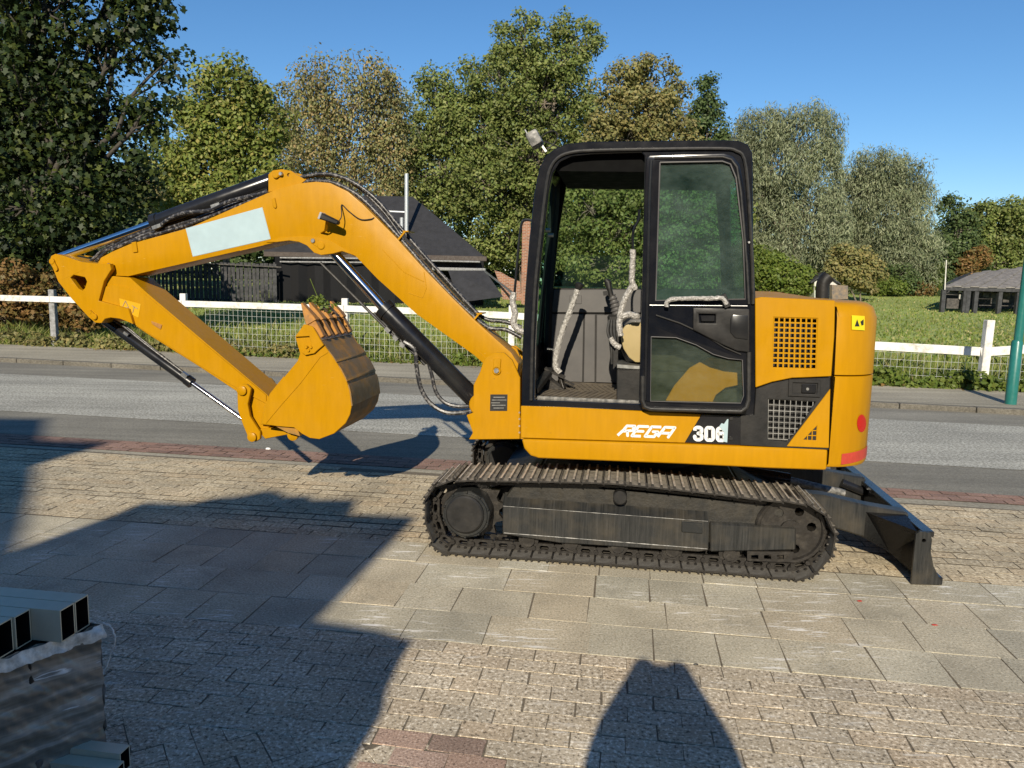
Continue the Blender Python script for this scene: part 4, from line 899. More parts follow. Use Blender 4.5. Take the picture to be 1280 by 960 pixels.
# ------------------------------------------------------------------ cab
VCb = T0 + .06; CWd = .96; VF = VCb + CWd
out_px = [(652, 508), (653, 440), (656, 370), (661.5, 300), (668, 240), (674, 211), (682, 195), (694, 185.5), (710, 179.5), (735, 177), (905, 175), (924, 176), (935, 181), (940.5, 191), (941, 210), (941.5, 300), (945, 385), (945.5, 519.5)]
outc = S(out_px, VCb)
h1 = S([(668, 500), (669, 430), (672.5, 360), (679, 300), (686, 240), (691, 216), (700, 202), (715, 195), (740, 192.5), (802, 190.5), (806, 195), (804, 300), (802, 400), (800, 505)], VCb)
h2 = S([(818, 200), (905, 200), (918, 207), (926, 240), (934, 330), (935, 500), (928, 507), (812, 503), (815, 300)], VCb)
mb = MB(); mb.prism(outc, lo(VCb), lo(VCb) + .055, holes=[h1, h2]); cab = part(mb, 'cab', 'cab_black', bev=.005)
hf = S([(709, 229), (893, 229), (899, 300), (901, 361), (692, 361), (699, 290)], VF)
mb = MB(); mb.prism(outc, lo(VF) - .04, lo(VF), holes=[hf]); mb.build('side_frame', 'cab_black', cab, bev=.004)
# roof, rear wall, front bars follow the same outline
cxm = np.mean([p[0] for p in outc]); 
def shellseg(idx, th, name, mat, y0=None, y1=None, bev=.004):
    pts = [outc[i] for i in idx]; inn = []
    for j, p in enumerate(pts):
        a = np.array(pts[max(j - 1, 0)]); b_ = np.array(pts[min(j + 1, len(pts) - 1)]); t_ = (b_ - a) / np.hypot(*(b_ - a)); n_ = np.array([t_[1], -t_[0]])
        inn.append((p[0] + n_[0] * th, p[1] + n_[1] * th))
    mb = MB(); mb.prism(pts + inn[::-1], lo(VCb) + .054 if y0 is None else y0, lo(VF) - .039 if y1 is None else y1); return mb.build(name, mat, cab, bev=bev)
shellseg([6, 7, 8, 9, 10, 11, 12, 13], .03, 'roof', 'cab_black')
mb = MB(); rl = [(x, z - .034) for x, z in outc[8:12]]; mb.prism([(outc[6][0] + .06, outc[6][1] - .045)] + rl + [(outc[13][0] - .05, outc[13][1] - .07), (outc[13][0] - .05, outc[13][1] - .10), (outc[6][0] + .06, outc[6][1] - .075)], lo(VCb) + .06, lo(VF) - .045); mb.build('roof_lining', 'lining', cab, smooth=0)
shellseg([0, 1], .03, 'front_sill', 'cab_black', bev=0).hide_render = False
shellseg([15, 16, 17], .03, 'rear_panel', 'cab_black', bev=0)
shellseg([5, 6], .03, 'front_header', 'cab_black', bev=0)
w = shellseg([1, 2, 3, 4, 5], .008, 'front_window', 'tinted_glass', bev=0)
w = shellseg([13, 14, 15], .008, 'rear_window', 'tinted_glass', bev=0)
mb = MB(); mb.prism(hf, lo(VF) - .024, lo(VF) - .018); mb.build('side_window', 'clear_glass', cab, smooth=0)
for a, b_ in (((718, 193), (727, 232)),):
    mb = MB(); mb.tube([P3(700, 203, T0 + .3), P3(712, 224, T0 + .8)], .006, 6); mb.build('window_strut', 'zinc', cab)
mb = MB(); mb.tube([P3(691, 226, T0 + .75), P3(689, 270, T0 + .75), P3(683, 330, T0 + .75), P3(672, 430, T0 + .75)], .018, 6); mb.tube([P3(696, 222, T0 + .9), P3(694, 260, T0 + .9), P3(688, 330, T0 + .9), P3(684, 440, T0 + .9)], .028, 6); mb.build('window_rail', 'matt_black', cab)
for px in ((684, 288), (688, 294)): mb = MB(); c_ = P3(px[0], px[1], T0 + .5); mb.cyl((c_[0] - .015, c_[1], c_[2]), (c_[0] + .02, c_[1], c_[2]), .014, 8); mb.build('latch', 'zinc', cab)
mb = MB(); mb.obox(P3(722, 213, T0 + .7), P3(738, 213.5, T0 + .7), .1, .012); mb.build('ceiling_light', 'white_decal', cab, bev=.004)
mb = MB(); mb.prism(S([(786, 195), (795, 195.5), (794.5, 205), (787.5, 204.5)], T0 + .5), lo(T0 + .5), lo(T0 + .5) + .01, holes=[S([(789, 198), (792.5, 198), (792, 202), (789, 202)], T0 + .5)]); mb.build('roof_hook', 'grey_panel', cab)
# black trim tube round the near side and the roof gutter
mb = MB(); mb.tube(smooth_path([(x, lo(VCb) - .008, z) for x, z in S([(664, 500), (665.5, 430), (669, 360), (675, 300), (682, 240), (687, 213), (697, 198), (713, 191), (740, 188.5), (806, 187), (900, 186), (920, 189), (930, 199), (935, 240), (940, 330), (941, 380)], VCb)], 3), .010, 8); mb.build('door_seal', 'rubber', cab)
# floor, mat, far console
zf = S([(700, 500)], VCb + .02)[0][1]
x0, x1 = S([(668, 500)], VCb)[0][0], S([(945, 500)], VCb)[0][0]
mb = MB(); mb.box(x0 - .04, x1, lo(VCb) + .02, lo(VF) - .04, zf - .06, zf - .012); mb.build('floor', 'matt_black', cab, smooth=0)
mb = MB(); mb.box(x0, x0 + .62, lo(VCb) + .06, lo(VF) - .05, zf - .012, zf - .004)
for i in range(15):
    for s_ in (-1, 1):
        xm = x0 + .06 + i * .037; ym = (lo(VCb) + lo(VF)) / 2 - .02; mb.obox((xm, ym, zf - .002), (xm - .08, ym + s_ * .32, zf - .002), .014, .006)
mb.build('floor_mat', 'floor_mat', cab, smooth=0)
mb = MB(); mb.box(x0 + .01, x1 - .3, lo(VCb) + .056, lo(VCb) + .064, zf - .01, zf + .012); mb.build('step_strip', 'grey_worn', cab, bev=.002)
VQ = VF - .07
def cpanel(px, name='console_panel', th=.02, mat='grey_panel', v=VQ, parent=cab): 
    mb = MB(); mb.prism(S(px, v), lo(v), lo(v) + th); return mb.build(name, mat, parent, bev=.003)
cpanel([(693, 362), (806, 362), (806, 391), (690, 390.5)])
cpanel([(690, 392.5), (729.5, 393), (728, 478), (688, 476)])
cpanel([(731, 393), (744, 393.2), (743.5, 478), (729.5, 478)])
cpanel([(746, 393.4), (806, 395), (806, 480), (745, 478)])
cpanel([(685, 360), (900, 362), (900, 486), (684, 478)], th=.01, mat='matt_black', v=VQ + .021)
cpanel([(712, 369), (727, 369), (727, 380), (712, 380)], 'console_plate', .006, v=VQ - .004)
# travel lever wrapped in plastic, knob and pedals
VLv = T0 + .58
mb = MB(); pth = smooth_path([P3(x, y, VLv) for x, y in [(722, 362), (714, 385), (703, 414), (696, 440), (694.5, 458), (700, 466)]], 8)
mb.tube(pth, [.020 + .0012 * math.sin(i * 2.1) for i in range(len(pth))], 9); lev = mb.build('travel_lever', 'plastic_wrap', cab)
a = P3(724, 356, VLv); mb = MB(); mb.tube([P3(721.5, 363, VLv), P3(723, 359, VLv), P3(724.5, 354.5, VLv), P3(725, 353, VLv)], [.014, .026, .028, .012], 10); mb.build('knob', 'matt_black', lev)
mb = MB(); mb.cyl(P3(684, 436, VLv), P3(694, 437, VLv), .006, 6); mb.build('tie', 'zinc', lev)
mb = MB(); mb.obox(P3(681, 460, VLv), P3(706, 472, VLv), .10, .012); mb.obox(P3(700, 470, VLv), P3(705, 486, VLv - .02), .03, .02); mb.obox(P3(704, 474, VLv), P3(718, 481, VLv), .05, .008); mb.obox(P3(703, 478, VLv + .1), P3(716, 484, VLv + .1), .05, .008)
mb.add([P3(686, 474, VLv - .05), P3(705, 487, VLv - .05), P3(704, 484, VLv + .08), P3(688, 470, VLv + .08), P3(678, 487, VLv - .05)], [(0, 1, 2, 3), (0, 4, 1)])
mb.build('foot_pedal', 'track_steel', cab, bev=.002)
mb = MB(); mb.obox(P3(668, 488, T0 + .2), P3(688, 462, T0 + .6), .05, .03); mb.build('pedal_bracket', 'matt_black', cab)
# joystick and seat consoles
VJ = T0 + .72
mb = MB(); mb.tube([P3(x, y, VJ) for x, y in [(757, 349), (760, 353), (762, 362), (764, 370)]], [.012, .024, .018, .018], 10); mb.obox(P3(754, 367, VJ), P3(760, 366, VJ), .03, .03)
jy = mb.build('joystick', 'matt_black', cab)
bp_ = [P3(765 + i * .45, 369 + i * 1.55, VJ) for i in range(16)]; mb = MB(); mb.tube(bp_, [.020 + .0011 * i + (.007 if i % 3 == 0 else 0) for i in range(16)], 12); mb.build('bellows', 'grey_panel', jy)
mb = MB(); mb.prism(S([(759, 393), (802, 392), (802, 460), (772, 452), (762, 425)], VJ), lo(VJ) - .05, lo(VJ) + .1); mb.build('right_console', 'matt_black', cab, bev=.015)
VA = T0 + .26
mb = MB(); mb.prism(S([(880, 403), (790, 403.5), (782, 406), (777, 413), (776, 424), (779, 436), (786, 447), (794, 453), (880, 455)], VA), lo(VA), lo(VA) + .1); mb.build('armrest_cover', 'beige_plastic', cab, bev=.012, seg=2)
mb = MB(); mb.prism(S([(788, 398), (880, 398), (880, 470), (800, 468), (782, 452), (773, 430), (774, 408)], VA + .1), lo(VA) + .1, lo(VJ) - .06); mb.build('seat', 'matt_black', cab, bev=.03, seg=2)
mb = MB(); mb.prism(S([(771, 462), (935, 466), (935, 506), (770.5, 503)], T0 + .2), lo(T0 + .2), lo(VF) - .1); sbx = mb.build('seat_base', 'matt_black', cab, bev=.005)
mb = MB(); mb.prism(S([(771, 455), (800, 457), (800, 462), (771, 460.5)], T0 + .22), lo(T0 + .22), lo(T0 + .5)); mb.build('seat_rail', 'zinc', cab, bev=.003)
def wrap(pts, v, r, name='wrapped_handle', parent=None, n=6):
    pth = smooth_path([P3(x, y, v) for x, y in pts], n); mb = MB()
    for i in range(len(pth)): pth[i] = tuple(c + random.uniform(-.0012, .0012) for c in pth[i])
    mb.tube(pth, [r * random.uniform(.88, 1.1) for _ in pth], 9); return mb.build(name, 'plastic_wrap', parent or cab)
VW = T0 + .18
mb = MB(); mb.tube(smooth_path([P3(x, y, VW) for x, y in [(799, 262), (798, 275), (793, 285), (791, 295), (791, 314)]], 5), .008, 8); mb.build('grab_rail', 'black_paint', cab)
wrap([(791, 312), (791, 325), (790, 340), (790, 352), (794, 362)], VW, .018)
wrap([(790, 358), (784, 368), (778, 382), (775, 396), (774, 408), (776, 420)], VW, .019)
wrap([(777, 396), (786, 393), (793, 395), (799, 396)], VW, .020)
wrap([(763, 422), (768, 430), (775, 434)], VW + .1, .018)
mb = MB()
for k_ in range(3): mb.tube(smooth_path([P3(762 + k_ * 3, 400, VW + .2), P3(760 + k_ * 4, 415, VW + .18), P3(764 + k_ * 3, 430, VW + .15), P3(765 + k_ * 3, 455, VW + .15)], 5), .010, 6)
mb.build('cable', 'rubber', cab)
mb = MB(); mb.prism(S([(768, 440), (773, 430), (772, 455), (766, 462)], VW + .1), lo(VW) + .1, lo(VW) + .2); mb.build('lock_lever', 'matt_black', cab)
# yellow panel behind the lower glass
mb = MB(); mb.prism(S([(829, 506), (843, 482), (862, 460), (887, 446), (912, 450), (931, 451), (931, 480), (907, 485), (895, 494), (889, 508)], VCb + .10), lo(VCb) + .10, lo(VCb) + .12); mb.build('seat_side_panel', 'yellow_paint', cab, bev=.004)
mb = MB(); mb.box(x0 + .62, x1 - .01, lo(VCb) + .16, lo(VCb) + .18, zf, zf + .42); mb.build('rear_box', 'matt_black', cab)
# door folded back over the rear window
VD = T0 - .02
d_out = S([(812, 194), (905, 191.5), (917, 195), (925, 206), (931, 240), (937.5, 330), (939.5, 400), (937.5, 500), (934, 511), (926, 517), (812, 514), (803, 510.5), (799, 501), (801.5, 400), (805.5, 240), (808, 198)], VD)
d_h1 = S([(825, 203), (903, 201.5), (913, 205), (920, 222), (929, 300), (931.5, 374), (819.5, 375.5)], VD)
d_h2 = S([(814, 421), (845, 422), (870, 431), (892, 443), (910, 448), (928, 450), (929.5, 495), (926, 504), (813, 501.5)], VD)
mb = MB(); mb.prism(d_out, lo(VD), lo(VD) + .045, holes=[d_h1, d_h2]); door = part(mb, 'door', 'cab_black', bev=.006, seg=2)
mb = MB(); mb.prism(S([(823, 201), (905, 199.5), (916, 205), (922, 222), (931, 300), (933.5, 377), (818, 378)], VD), lo(VD) + .016, lo(VD) + .022); mb.build('upper_pane', 'tinted_glass', door, smooth=0)
mb = MB(); mb.prism(S([(811, 418), (847, 419), (872, 428), (895, 440), (930, 447), (932, 497), (928, 506), (811, 504)], VD), lo(VD) + .020, lo(VD) + .026); mb.build('lower_pane', 'lower_glass', door, smooth=0)
def bead(px, v, y, r, mat='rubber', name='seal', closed=False, parent=None):
    pts = [(x, y, z) for x, z in S(px, v)]; 
    if closed: pts.append(pts[0])
    mb = MB(); mb.tube(pts, r, 8); return mb.build(name, mat, parent or door, smooth=60)
bead([(806, 500), (808.5, 400), (812, 240), (814, 201)], VD, lo(VD) - .002, .009, 'black_paint')
bead([(818, 197.5), (903, 196), (914, 199.5), (921, 209), (926, 240), (933.5, 330), (936, 380)], VD, lo(VD) - .002, .008, 'rubber')
bead([(803.5, 470), (803, 500), (806, 508), (813, 511), (926, 514), (933, 509), (935.5, 499), (936, 440)], VD, lo(VD) - .004, .013, 'rubber')
bead([(825, 203), (903, 201.5), (913, 205), (920, 222), (929, 300), (931.5, 374), (819.5, 375.5)], VD, lo(VD) + .002, .005, 'grey_panel', closed=True)
bead([(814, 421), (845, 422), (870, 431), (892, 443), (910, 448), (928, 450), (929.5, 495), (926, 504), (813, 501.5)], VD, lo(VD) + .002, .003, 'grey_panel', closed=True)
bead([(812, 381.5), (934, 382.5)], VD, lo(VD) - .004, .004, 'zinc')
mb = MB(); mb.prism(S([(866, 384.5), (936, 386), (936, 440), (920, 438), (902, 430), (866, 412)], VD), lo(VD) - .022, lo(VD) + .004, holes=[S([(873, 392), (894, 392.5), (894, 404), (874, 403.5)], VD)]); hp = mb.build('inner_trim', 'matt_black', door, bev=.008, seg=2)
mb = MB(); mb.prism(S([(915, 393), (934, 394), (934, 424), (918, 422), (912, 415), (912, 398)], VD), lo(VD) - .030, lo(VD) - .020); mb.build('pull_pocket', 'black_paint', door, bev=.006, seg=2)
mb = MB(); mb.prism(S([(875, 394), (893, 394), (893, 402), (876, 402)], VD), lo(VD) - .016, lo(VD) - .006); mb.build('release_handle', 'black_paint', door, bev=.004)
bead([(820, 394), (850, 404), (880, 418), (905, 434), (926, 443)], VD, lo(VD) - .005, .005, 'matt_black', 'trim_edge')
wrap([(833, 384), (834, 377), (842, 374), (865, 373), (890, 373), (903, 373), (908, 380)], VD - .04, .013, 'wrapped_handle', door)
mb = MB(); mb.obox(P3(903, 368, VD - .03), P3(910, 384, VD - .03), .02, .035); mb.build('door_catch', 'matt_black', door, bev=.003)
for x, y in ((936, 303), (933, 404)): mb = MB(); c_ = P3(x, y, VD); mb.cyl((c_[0], c_[1] - .012, c_[2]), (c_[0], c_[1] + .01, c_[2]), .006, 8); mb.build('bolt', 'zinc', door)
# roof lamp, wires, front grab rail
mb = MB(); A = Vector(P3(664, 166, T0 + .2)); B = Vector(P3(673, 183, T0 + .2)); mb.obox(A, B, .13, .075); 
wl = part(mb, 'work_lamp', 'grey_worn', bev=.018, seg=2)
mb = MB(); n_ = Vector((-1, 0, .5)).normalized() * .040; mb.obox(A + n_ + (B - A) * .1, A + n_ + (B - A) * .9, .10, .006, upv=tuple(n_)); mb.build('lamp_lens', 'lamp_lens', wl)
mb = MB(); mb.obox(P3(675, 178, T0 + .2), P3(683, 190, T0 + .2), .03, .012); mb.build('lamp_bracket', 'zinc', wl)
mb = MB(); mb.tube(smooth_path([P3(x, y, T0 + .2) for x, y in [(676, 172), (683, 166), (693, 164), (697, 171), (692, 180), (684, 186)]], 5), .004, 6); mb.tube(smooth_path([P3(x, y, T0 + .2) for x, y in [(674, 176), (684, 178), (692, 181), (698, 184)]], 5), .004, 6); mb.build('lamp_cable', 'rubber', wl)
mb = MB(); mb.tube(smooth_path([P3(x, y, T0 + .25) for x, y in [(666, 276), (657, 275), (652, 280), (649, 300), (646, 335), (643, 368)]], 5), .008, 8); gr = part(mb, 'mirror_rail', 'black_paint')
wrap([(642, 366), (641, 378), (644, 392), (642, 404), (648, 412), (657, 416)], T0 + .25, .020, 'plastic_wrap', gr)
# ------------------------------------------------------------------ fence along the footpath
def gpt(x, y, z=0): return ground(x, y, z)
def at_line(x, y, L=lambda u: L_gr(u) + .22):
    """point of the photograph on the vertical plane above a ground line"""
    u = 0.
    for _ in range(12): u, z = onv(x, y, L(u))
    return uvz(u, L(u), z)
fence = empty('rail_fence', at_line(62, 425)); fence.location.z = 0
tag(fence, 'low white post and rail fence with wire mesh along the far footpath', 'fence')
fo = Vector(fence.location)
def fb(mb, name, mat, **kw):
    mb.v = [(x - fo.x, y - fo.y, z - fo.z) for x, y, z in mb.v]; return mb.build(name, mat, fence, **kw)
rails = [[(-190, 363.5), (62, 370.2)], [(62, 370.2), (227, 375.5)], [(227, 375.5), (430, 381.5)], [(430, 381.5), (560, 386)], [(560, 386), (660, 391.5)], [(660, 391.5), (860, 409)], [(860, 409), (1068, 426)], [(1068, 426), (1226, 434.5)], [(1226, 435.5), (1330, 428)]]
for (a, b_) in rails:
    t0 = at_line(*a); t1 = at_line(*b_); t0[2] -= .065; t1[2] -= .065
    h = .145 if a[0] > 900 else .125
    d = (t1 - t0); d /= np.linalg.norm(d)
    mb = MB(); mb.obox(t0 + d * .004, t1 - d * .004, .032, h); fb(mb, 'rail', 'white_fence_paint', bev=.004)
for x, yt, yb, wd, lean, mat in ((62, 362, 424, .12, 0, 'grey_post'), (227, 367, 427, .12, 0, 'white_fence_paint'), (430, 373, 440, .12, 0, 'white_fence_paint'), (640, 382, 455, .12, 0, 'white_fence_paint'), (860, 396, 470, .12, 0, 'white_fence_paint')):
    t0 = at_line(x, yt); b0 = at_line(x, yb); b0 = np.array([t0[0], t0[1] + .09, 0]); t0[1] += .09
    mb = MB(); mb.obox(b0 - np.array([0, 0, .3]), t0, wd, wd, upv=(0, 1, 0)); fb(mb, 'post', mat, bev=.008)
t0 = at_line(1237, 400); b0 = at_line(1226, 488)
mb = MB(); mb.obox(b0 - np.array([0, .0, .2]), t0, .13, .12, upv=(0, 1, 0)); fb(mb, 'post', 'white_fence_paint', bev=.008, label='leaning white post with flaking paint')
mb = MB()
for x in np.arange(-8.5, 9, .105):
    p = uvz(x, L_gr(x) + .25, 0); 
    top_ = 1.0 if x < 1.5 else .62
    mb.obox(p, p + np.array([0, 0, top_]), .0042, .0042, upv=(0, 1, 0))
for z in (.12, .25, .38, .5, .62, .74, .86, .97):
    for x in np.arange(-8.5, 9, .8):
        if z > .62 and x > 1: continue
        mb.obox(uvz(x, L_gr(x) + .253, z + .01 * math.sin(x * 2)), uvz(x + .8, L_gr(x + .8) + .253, z + .01 * math.sin(x * 2 + 1.6)), .0042, .0042)
fb(mb, 'wire_mesh', 'wire', smooth=0)
# second field post seen left of the machine
# green lamp pole
g = ground(1263, 505, ZP - .003); tp = atY(1278, 330, g[1]); dirn = (tp - g) / np.linalg.norm(tp - g); dirn = np.array([.012, 0, 1.])
pl = MB().tube([(0, 0, 0), (dirn[0] * 5.5, 0, 5.5)], [.062, .045], 20).build('lamp_post', 'green_pole')
pl.location = g; tag(pl, 'dark green metal street lamp post standing on the footpath edge', 'lamp post')
MB().tube([(0, 0, 0), (0, 0, .9), (.0, 0, .93)], [.078, .075, .06], 20).build('pole_base', 'green_pole', pl)
MB().obox((.06, 0, 5.5), (.06, -.7, 5.6), .25, .12).build('lantern', 'zinc', pl, bev=.03)
# ------------------------------------------------------------------ trees
def ellipsoid_pts(n, c, r, shell=.35):
    d = rng.normal(size=(n, 3)); d /= np.linalg.norm(d, axis=1)[:, None]
    return np.array(c) + d * (rng.uniform(shell, 1, n) ** .6)[:, None] * np.array(r), d
def leaves(cents, rad, per, size, mat, parent, name='crown', shape='diamond', droop=0., flat=.75, squash=.75):
    """leaf-sized faces scattered through clumps"""
    n = len(cents) * per; C_ = np.repeat(np.array(cents), per, 0); R = np.repeat(np.array(rad), per)
    d = rng.normal(size=(n, 3)); d /= np.linalg.norm(d, axis=1)[:, None]
    pos = C_ + d * (R * rng.uniform(.15, 1, n) ** .5)[:, None] * np.array([1, 1, squash]); 
    pos[:, 2] -= droop * R * rng.uniform(0, 1.6, n) ** 2
    nr = d * .9 + rng.normal(size=(n, 3)) * .45 + np.array([0, -.25, .4]); nr /= np.linalg.norm(nr, axis=1)[:, None]
    a = np.cross(nr, rng.normal(size=(n, 3))); 
    if droop: a = a * .5 + np.array([0, 0, -1.]) ; a -= nr * (a * nr).sum(1)[:, None]
    a /= np.linalg.norm(a, axis=1)[:, None]; b_ = np.cross(nr, a)
    s = size * rng.uniform(.6, 1.35, n)
    if shape == 'diamond': uv = [(-1, 0), (-.1, -.62), (1, 0), (-.1, .62)]
    elif shape == 'slim': uv = [(-1.5, 0), (-.2, -.3), (1.5, 0), (-.2, .3)]
    elif shape == 'maple': uv = [(-.9, -.0), (-.75, -.6), (-.1, -.42), (.1, -1), (.5, -.35), (1.15, 0), (.5, .35), (.1, 1), (-.1, .42), (-.75, .6)]
    Vv = np.stack([pos + (a * x + b_ * y) * s[:, None] + nr * (abs(y) * -.18 * s)[:, None] for x, y in uv], 1)
    Vv = Vv - np.array(parent.location) if parent is not None else Vv
    return fast_mesh(name, Vv, len(uv), mat, parent)
def limb(mb, a, b_, r0, r1, n=5, kink=.12):
    a = np.array(a); b_ = np.array(b_); L_ = np.linalg.norm(b_ - a); pts = [a + (b_ - a) * t_ + rng.normal(size=3) * kink * L_ * .25 * (0 < t_ < 1) for t_ in np.linspace(0, 1, n)]
    mb.tube(pts, list(np.linspace(r0, r1, n)), 6); return pts
def tree(name, label, cat, base_px, D, lobes, leaf, size, per, clumps, mat_trunk='bark', shape='diamond', droop=0., crad=(.5, .9), trunk_r=.22, group=None, depth=.8, stems=1, zb=-.02, squash=.75, shell=.35):
    bx_ = atY(base_px, 400, D); zb = gz(D) - .03; base = np.array([bx_[0], D, zb]); t = empty(name, base); tag(t, label, cat, group)
    cents = []; rads = []; mb = MB(); px2m = D / F
    lob = [(atY(x, y, D + (rng.uniform(-.5, .5) * rx * px2m * depth * .7)), rx * px2m, ry * px2m) for x, y, rx, ry in lobes]
    zmin = min(c[2] - rz for c, _, rz in lob); zmid = np.mean([c[2] for c, _, _ in lob]); tot = sum(a * b_ for _, a, b_ in lob)
    top = np.array([base[0], D, min(zmid, max(c[2] for c, _, _ in lob) * .6)])
    for s_ in range(stems):
        off = np.array([rng.uniform(-.4, .4), 0, 0]) * (stems > 1); tr = limb(mb, base + off, top + off * 3, trunk_r, trunk_r * .5, 6, .05)
    for c, rx, rz in lob:
        k = tr[3] if c[2] > tr[3][2] else tr[2]
        br = limb(mb, k, c, trunk_r * .5, trunk_r * .18, 5); n = max(3, int(clumps * rx * rz / tot))
        P, dd = ellipsoid_pts(n, c, (rx, rx * depth, rz), shell)
        for i, p in enumerate(P):
            if p[2] < gz(D) + .3: p[2] = gz(D) + rng.uniform(.2, .9)
            cents.append(p); rads.append(rng.uniform(*crad))
            if i % 3 == 0: limb(mb, br[-1] if i % 2 else br[-2], p, trunk_r * .16, .015, 4, .2)
    mb.v = [(x - base[0], y - base[1], z - base[2]) for x, y, z in mb.v]
    mb.build('trunk', mat_trunk, t, smooth=80)
    leaves(cents, rads, int(per * (1.0 if D < 30 else 1.9)), size * (1 if D < 30 else .86), leaf, t, shape=shape, droop=droop, squash=squash)
    return t
G_ = 'trees behind the yard and meadow'
# big dark maple close on the left
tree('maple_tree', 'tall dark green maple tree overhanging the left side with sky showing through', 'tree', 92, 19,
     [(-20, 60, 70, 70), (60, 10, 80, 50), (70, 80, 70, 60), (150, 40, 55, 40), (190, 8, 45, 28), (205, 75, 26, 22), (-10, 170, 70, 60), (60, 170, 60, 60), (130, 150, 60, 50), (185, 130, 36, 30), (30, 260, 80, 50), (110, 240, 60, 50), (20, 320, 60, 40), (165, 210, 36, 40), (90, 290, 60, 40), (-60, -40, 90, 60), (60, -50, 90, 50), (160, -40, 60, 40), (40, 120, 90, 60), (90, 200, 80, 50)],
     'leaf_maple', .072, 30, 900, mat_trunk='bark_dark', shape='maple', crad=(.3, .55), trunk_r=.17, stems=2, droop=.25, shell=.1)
tree('maple_tree', 'yellow-green round-topped maple above the plank fence', 'tree', 285, 40,
     [(285, 115, 42, 38), (260, 160, 50, 40), (320, 150, 40, 40), (255, 210, 55, 42), (315, 205, 45, 45), (290, 250, 70, 35), (225, 240, 40, 40)], 'leaf_lime', .13, 42, 420, crad=(.55, 1.0), group=G_)
tree('birch_tree', 'autumn-tinted birch with drooping twigs, tallest of the pale trees behind the boom', 'tree', 420, 48,
     [(395, 100, 32, 34), (452, 95, 42, 30), (480, 130, 30, 50), (400, 150, 42, 45), (440, 170, 45, 50), (395, 205, 40, 40), (450, 230, 50, 30), (490, 190, 22, 45)], 'leaf_birch', .11, 38, 400, droop=1.1, crad=(.5, .9), group=G_, stems=2)
tree('poplar_tree', 'slim grey-green tree between the birch and the large alder', 'tree', 545, 50,
     [(545, 105, 26, 25), (560, 150, 35, 40), (525, 170, 28, 35), (545, 215, 45, 45), (520, 255, 40, 35)], 'leaf_alder', .12, 34, 270, crad=(.5, .9), group=G_)
tree('alder_tree', 'tallest dense green alder rising above the cab front', 'tree', 655, 50,
     [(650, 42, 34, 30), (715, 45, 36, 26), (690, 80, 50, 34), (625, 100, 45, 40), (680, 130, 70, 45), (600, 165, 50, 50), (665, 200, 80, 55), (610, 235, 60, 50), (690, 270, 70, 60), (635, 300, 45, 45), (760, 200, 50, 60), (570, 255, 30, 30)], 'leaf_alder', .12, 44, 1000, crad=(.5, .95), group=G_, trunk_r=.35)
tree('oak_tree', 'brown-tinged round tree behind the cab roof', 'tree', 795, 46,
     [(775, 105, 30, 26), (815, 105, 34, 28), (795, 140, 55, 38), (780, 190, 55, 50), (830, 180, 40, 50), (800, 260, 60, 70)], 'leaf_oak', .12, 42, 420, crad=(.5, .95), group=G_)
tree('spruce_tree', 'narrow dark pointed tree just right of the brown-tinged tree', 'tree', 884, 50,
     [(884, 112, 10, 16), (883, 135, 19, 18), (884, 165, 26, 24), (880, 210, 36, 36), (880, 270, 40, 45)], 'leaf_dark', .12, 44, 240, crad=(.4, .8), group=G_)
tree('willow_tree', 'big silver-green willow with split crown behind the cab rear', 'tree', 985, 52,
     [(960, 155, 34, 24), (1005, 160, 46, 30), (930, 185, 32, 28), (1030, 195, 26, 28), (975, 205, 46, 36), (950, 260, 50, 50), (1010, 270, 48, 50), (930, 310, 40, 40), (1040, 290, 30, 40), (960, 330, 40, 30)], 'leaf_willow', .115, 56, 760, shape='slim', droop=.55, crad=(.5, .95), group=G_, stems=2, trunk_r=.24)
tree('willow_tree', 'rounded silver-green willow left of the old open shed', 'tree', 1110, 56,
     [(1095, 205, 36, 20), (1120, 220, 40, 28), (1080, 240, 36, 34), (1140, 255, 26, 42), (1105, 275, 55, 50), (1075, 310, 40, 40), (1140, 320, 34, 40)], 'leaf_willow', .115, 56, 600, shape='slim', droop=.45, crad=(.5, 1.), group=G_, stems=2, trunk_r=.24)
tree('alder_tree', 'loose dark tree with sky gaps between the willow and the shed', 'tree', 1193, 62,
     [(1188, 262, 16, 16), (1200, 290, 26, 26), (1185, 325, 30, 30), (1212, 330, 20, 30)], 'leaf_dark', .14, 32, 170, crad=(.5, .9), group=G_)
tree('alder_tree', 'dark green far tree behind the shed roof beside the green post', 'tree', 1240, 64,
     [(1228, 268, 18, 18), (1262, 268, 34, 20), (1245, 295, 44, 32), (1300, 290, 50, 40), (1240, 330, 36, 26)], 'leaf_alder', .15, 36, 320, crad=(.6, 1.), group=G_)
tree('alder_tree', 'half-hidden dark tree filling the gap behind the left maple', 'tree', 190, 46,
     [(190, 190, 34, 36), (200, 240, 45, 40), (170, 270, 45, 45), (215, 295, 40, 40), (120, 300, 60, 50), (60, 300, 60, 60)], 'leaf_dark', .13, 36, 380, crad=(.5, .9), group=G_)
tree('hazel_bush', 'bright green bush directly behind the engine bonnet', 'bush', 965, 44,
     [(955, 340, 24, 32), (985, 350, 26, 24), (1005, 352, 20, 20), (940, 330, 20, 30)], 'leaf_bush', .11, 44, 170, crad=(.35, .6), group='bushes at the meadow edge', trunk_r=.06, stems=2)
tree('hazel_bush', 'olive rounded bush standing just right of the white hut', 'bush', 1075, 47,
     [(1070, 335, 26, 26), (1085, 345, 18, 22), (1052, 330, 20, 24)], 'leaf_oak', .11, 44, 120, crad=(.35, .6), group='bushes at the meadow edge', trunk_r=.06, stems=2)
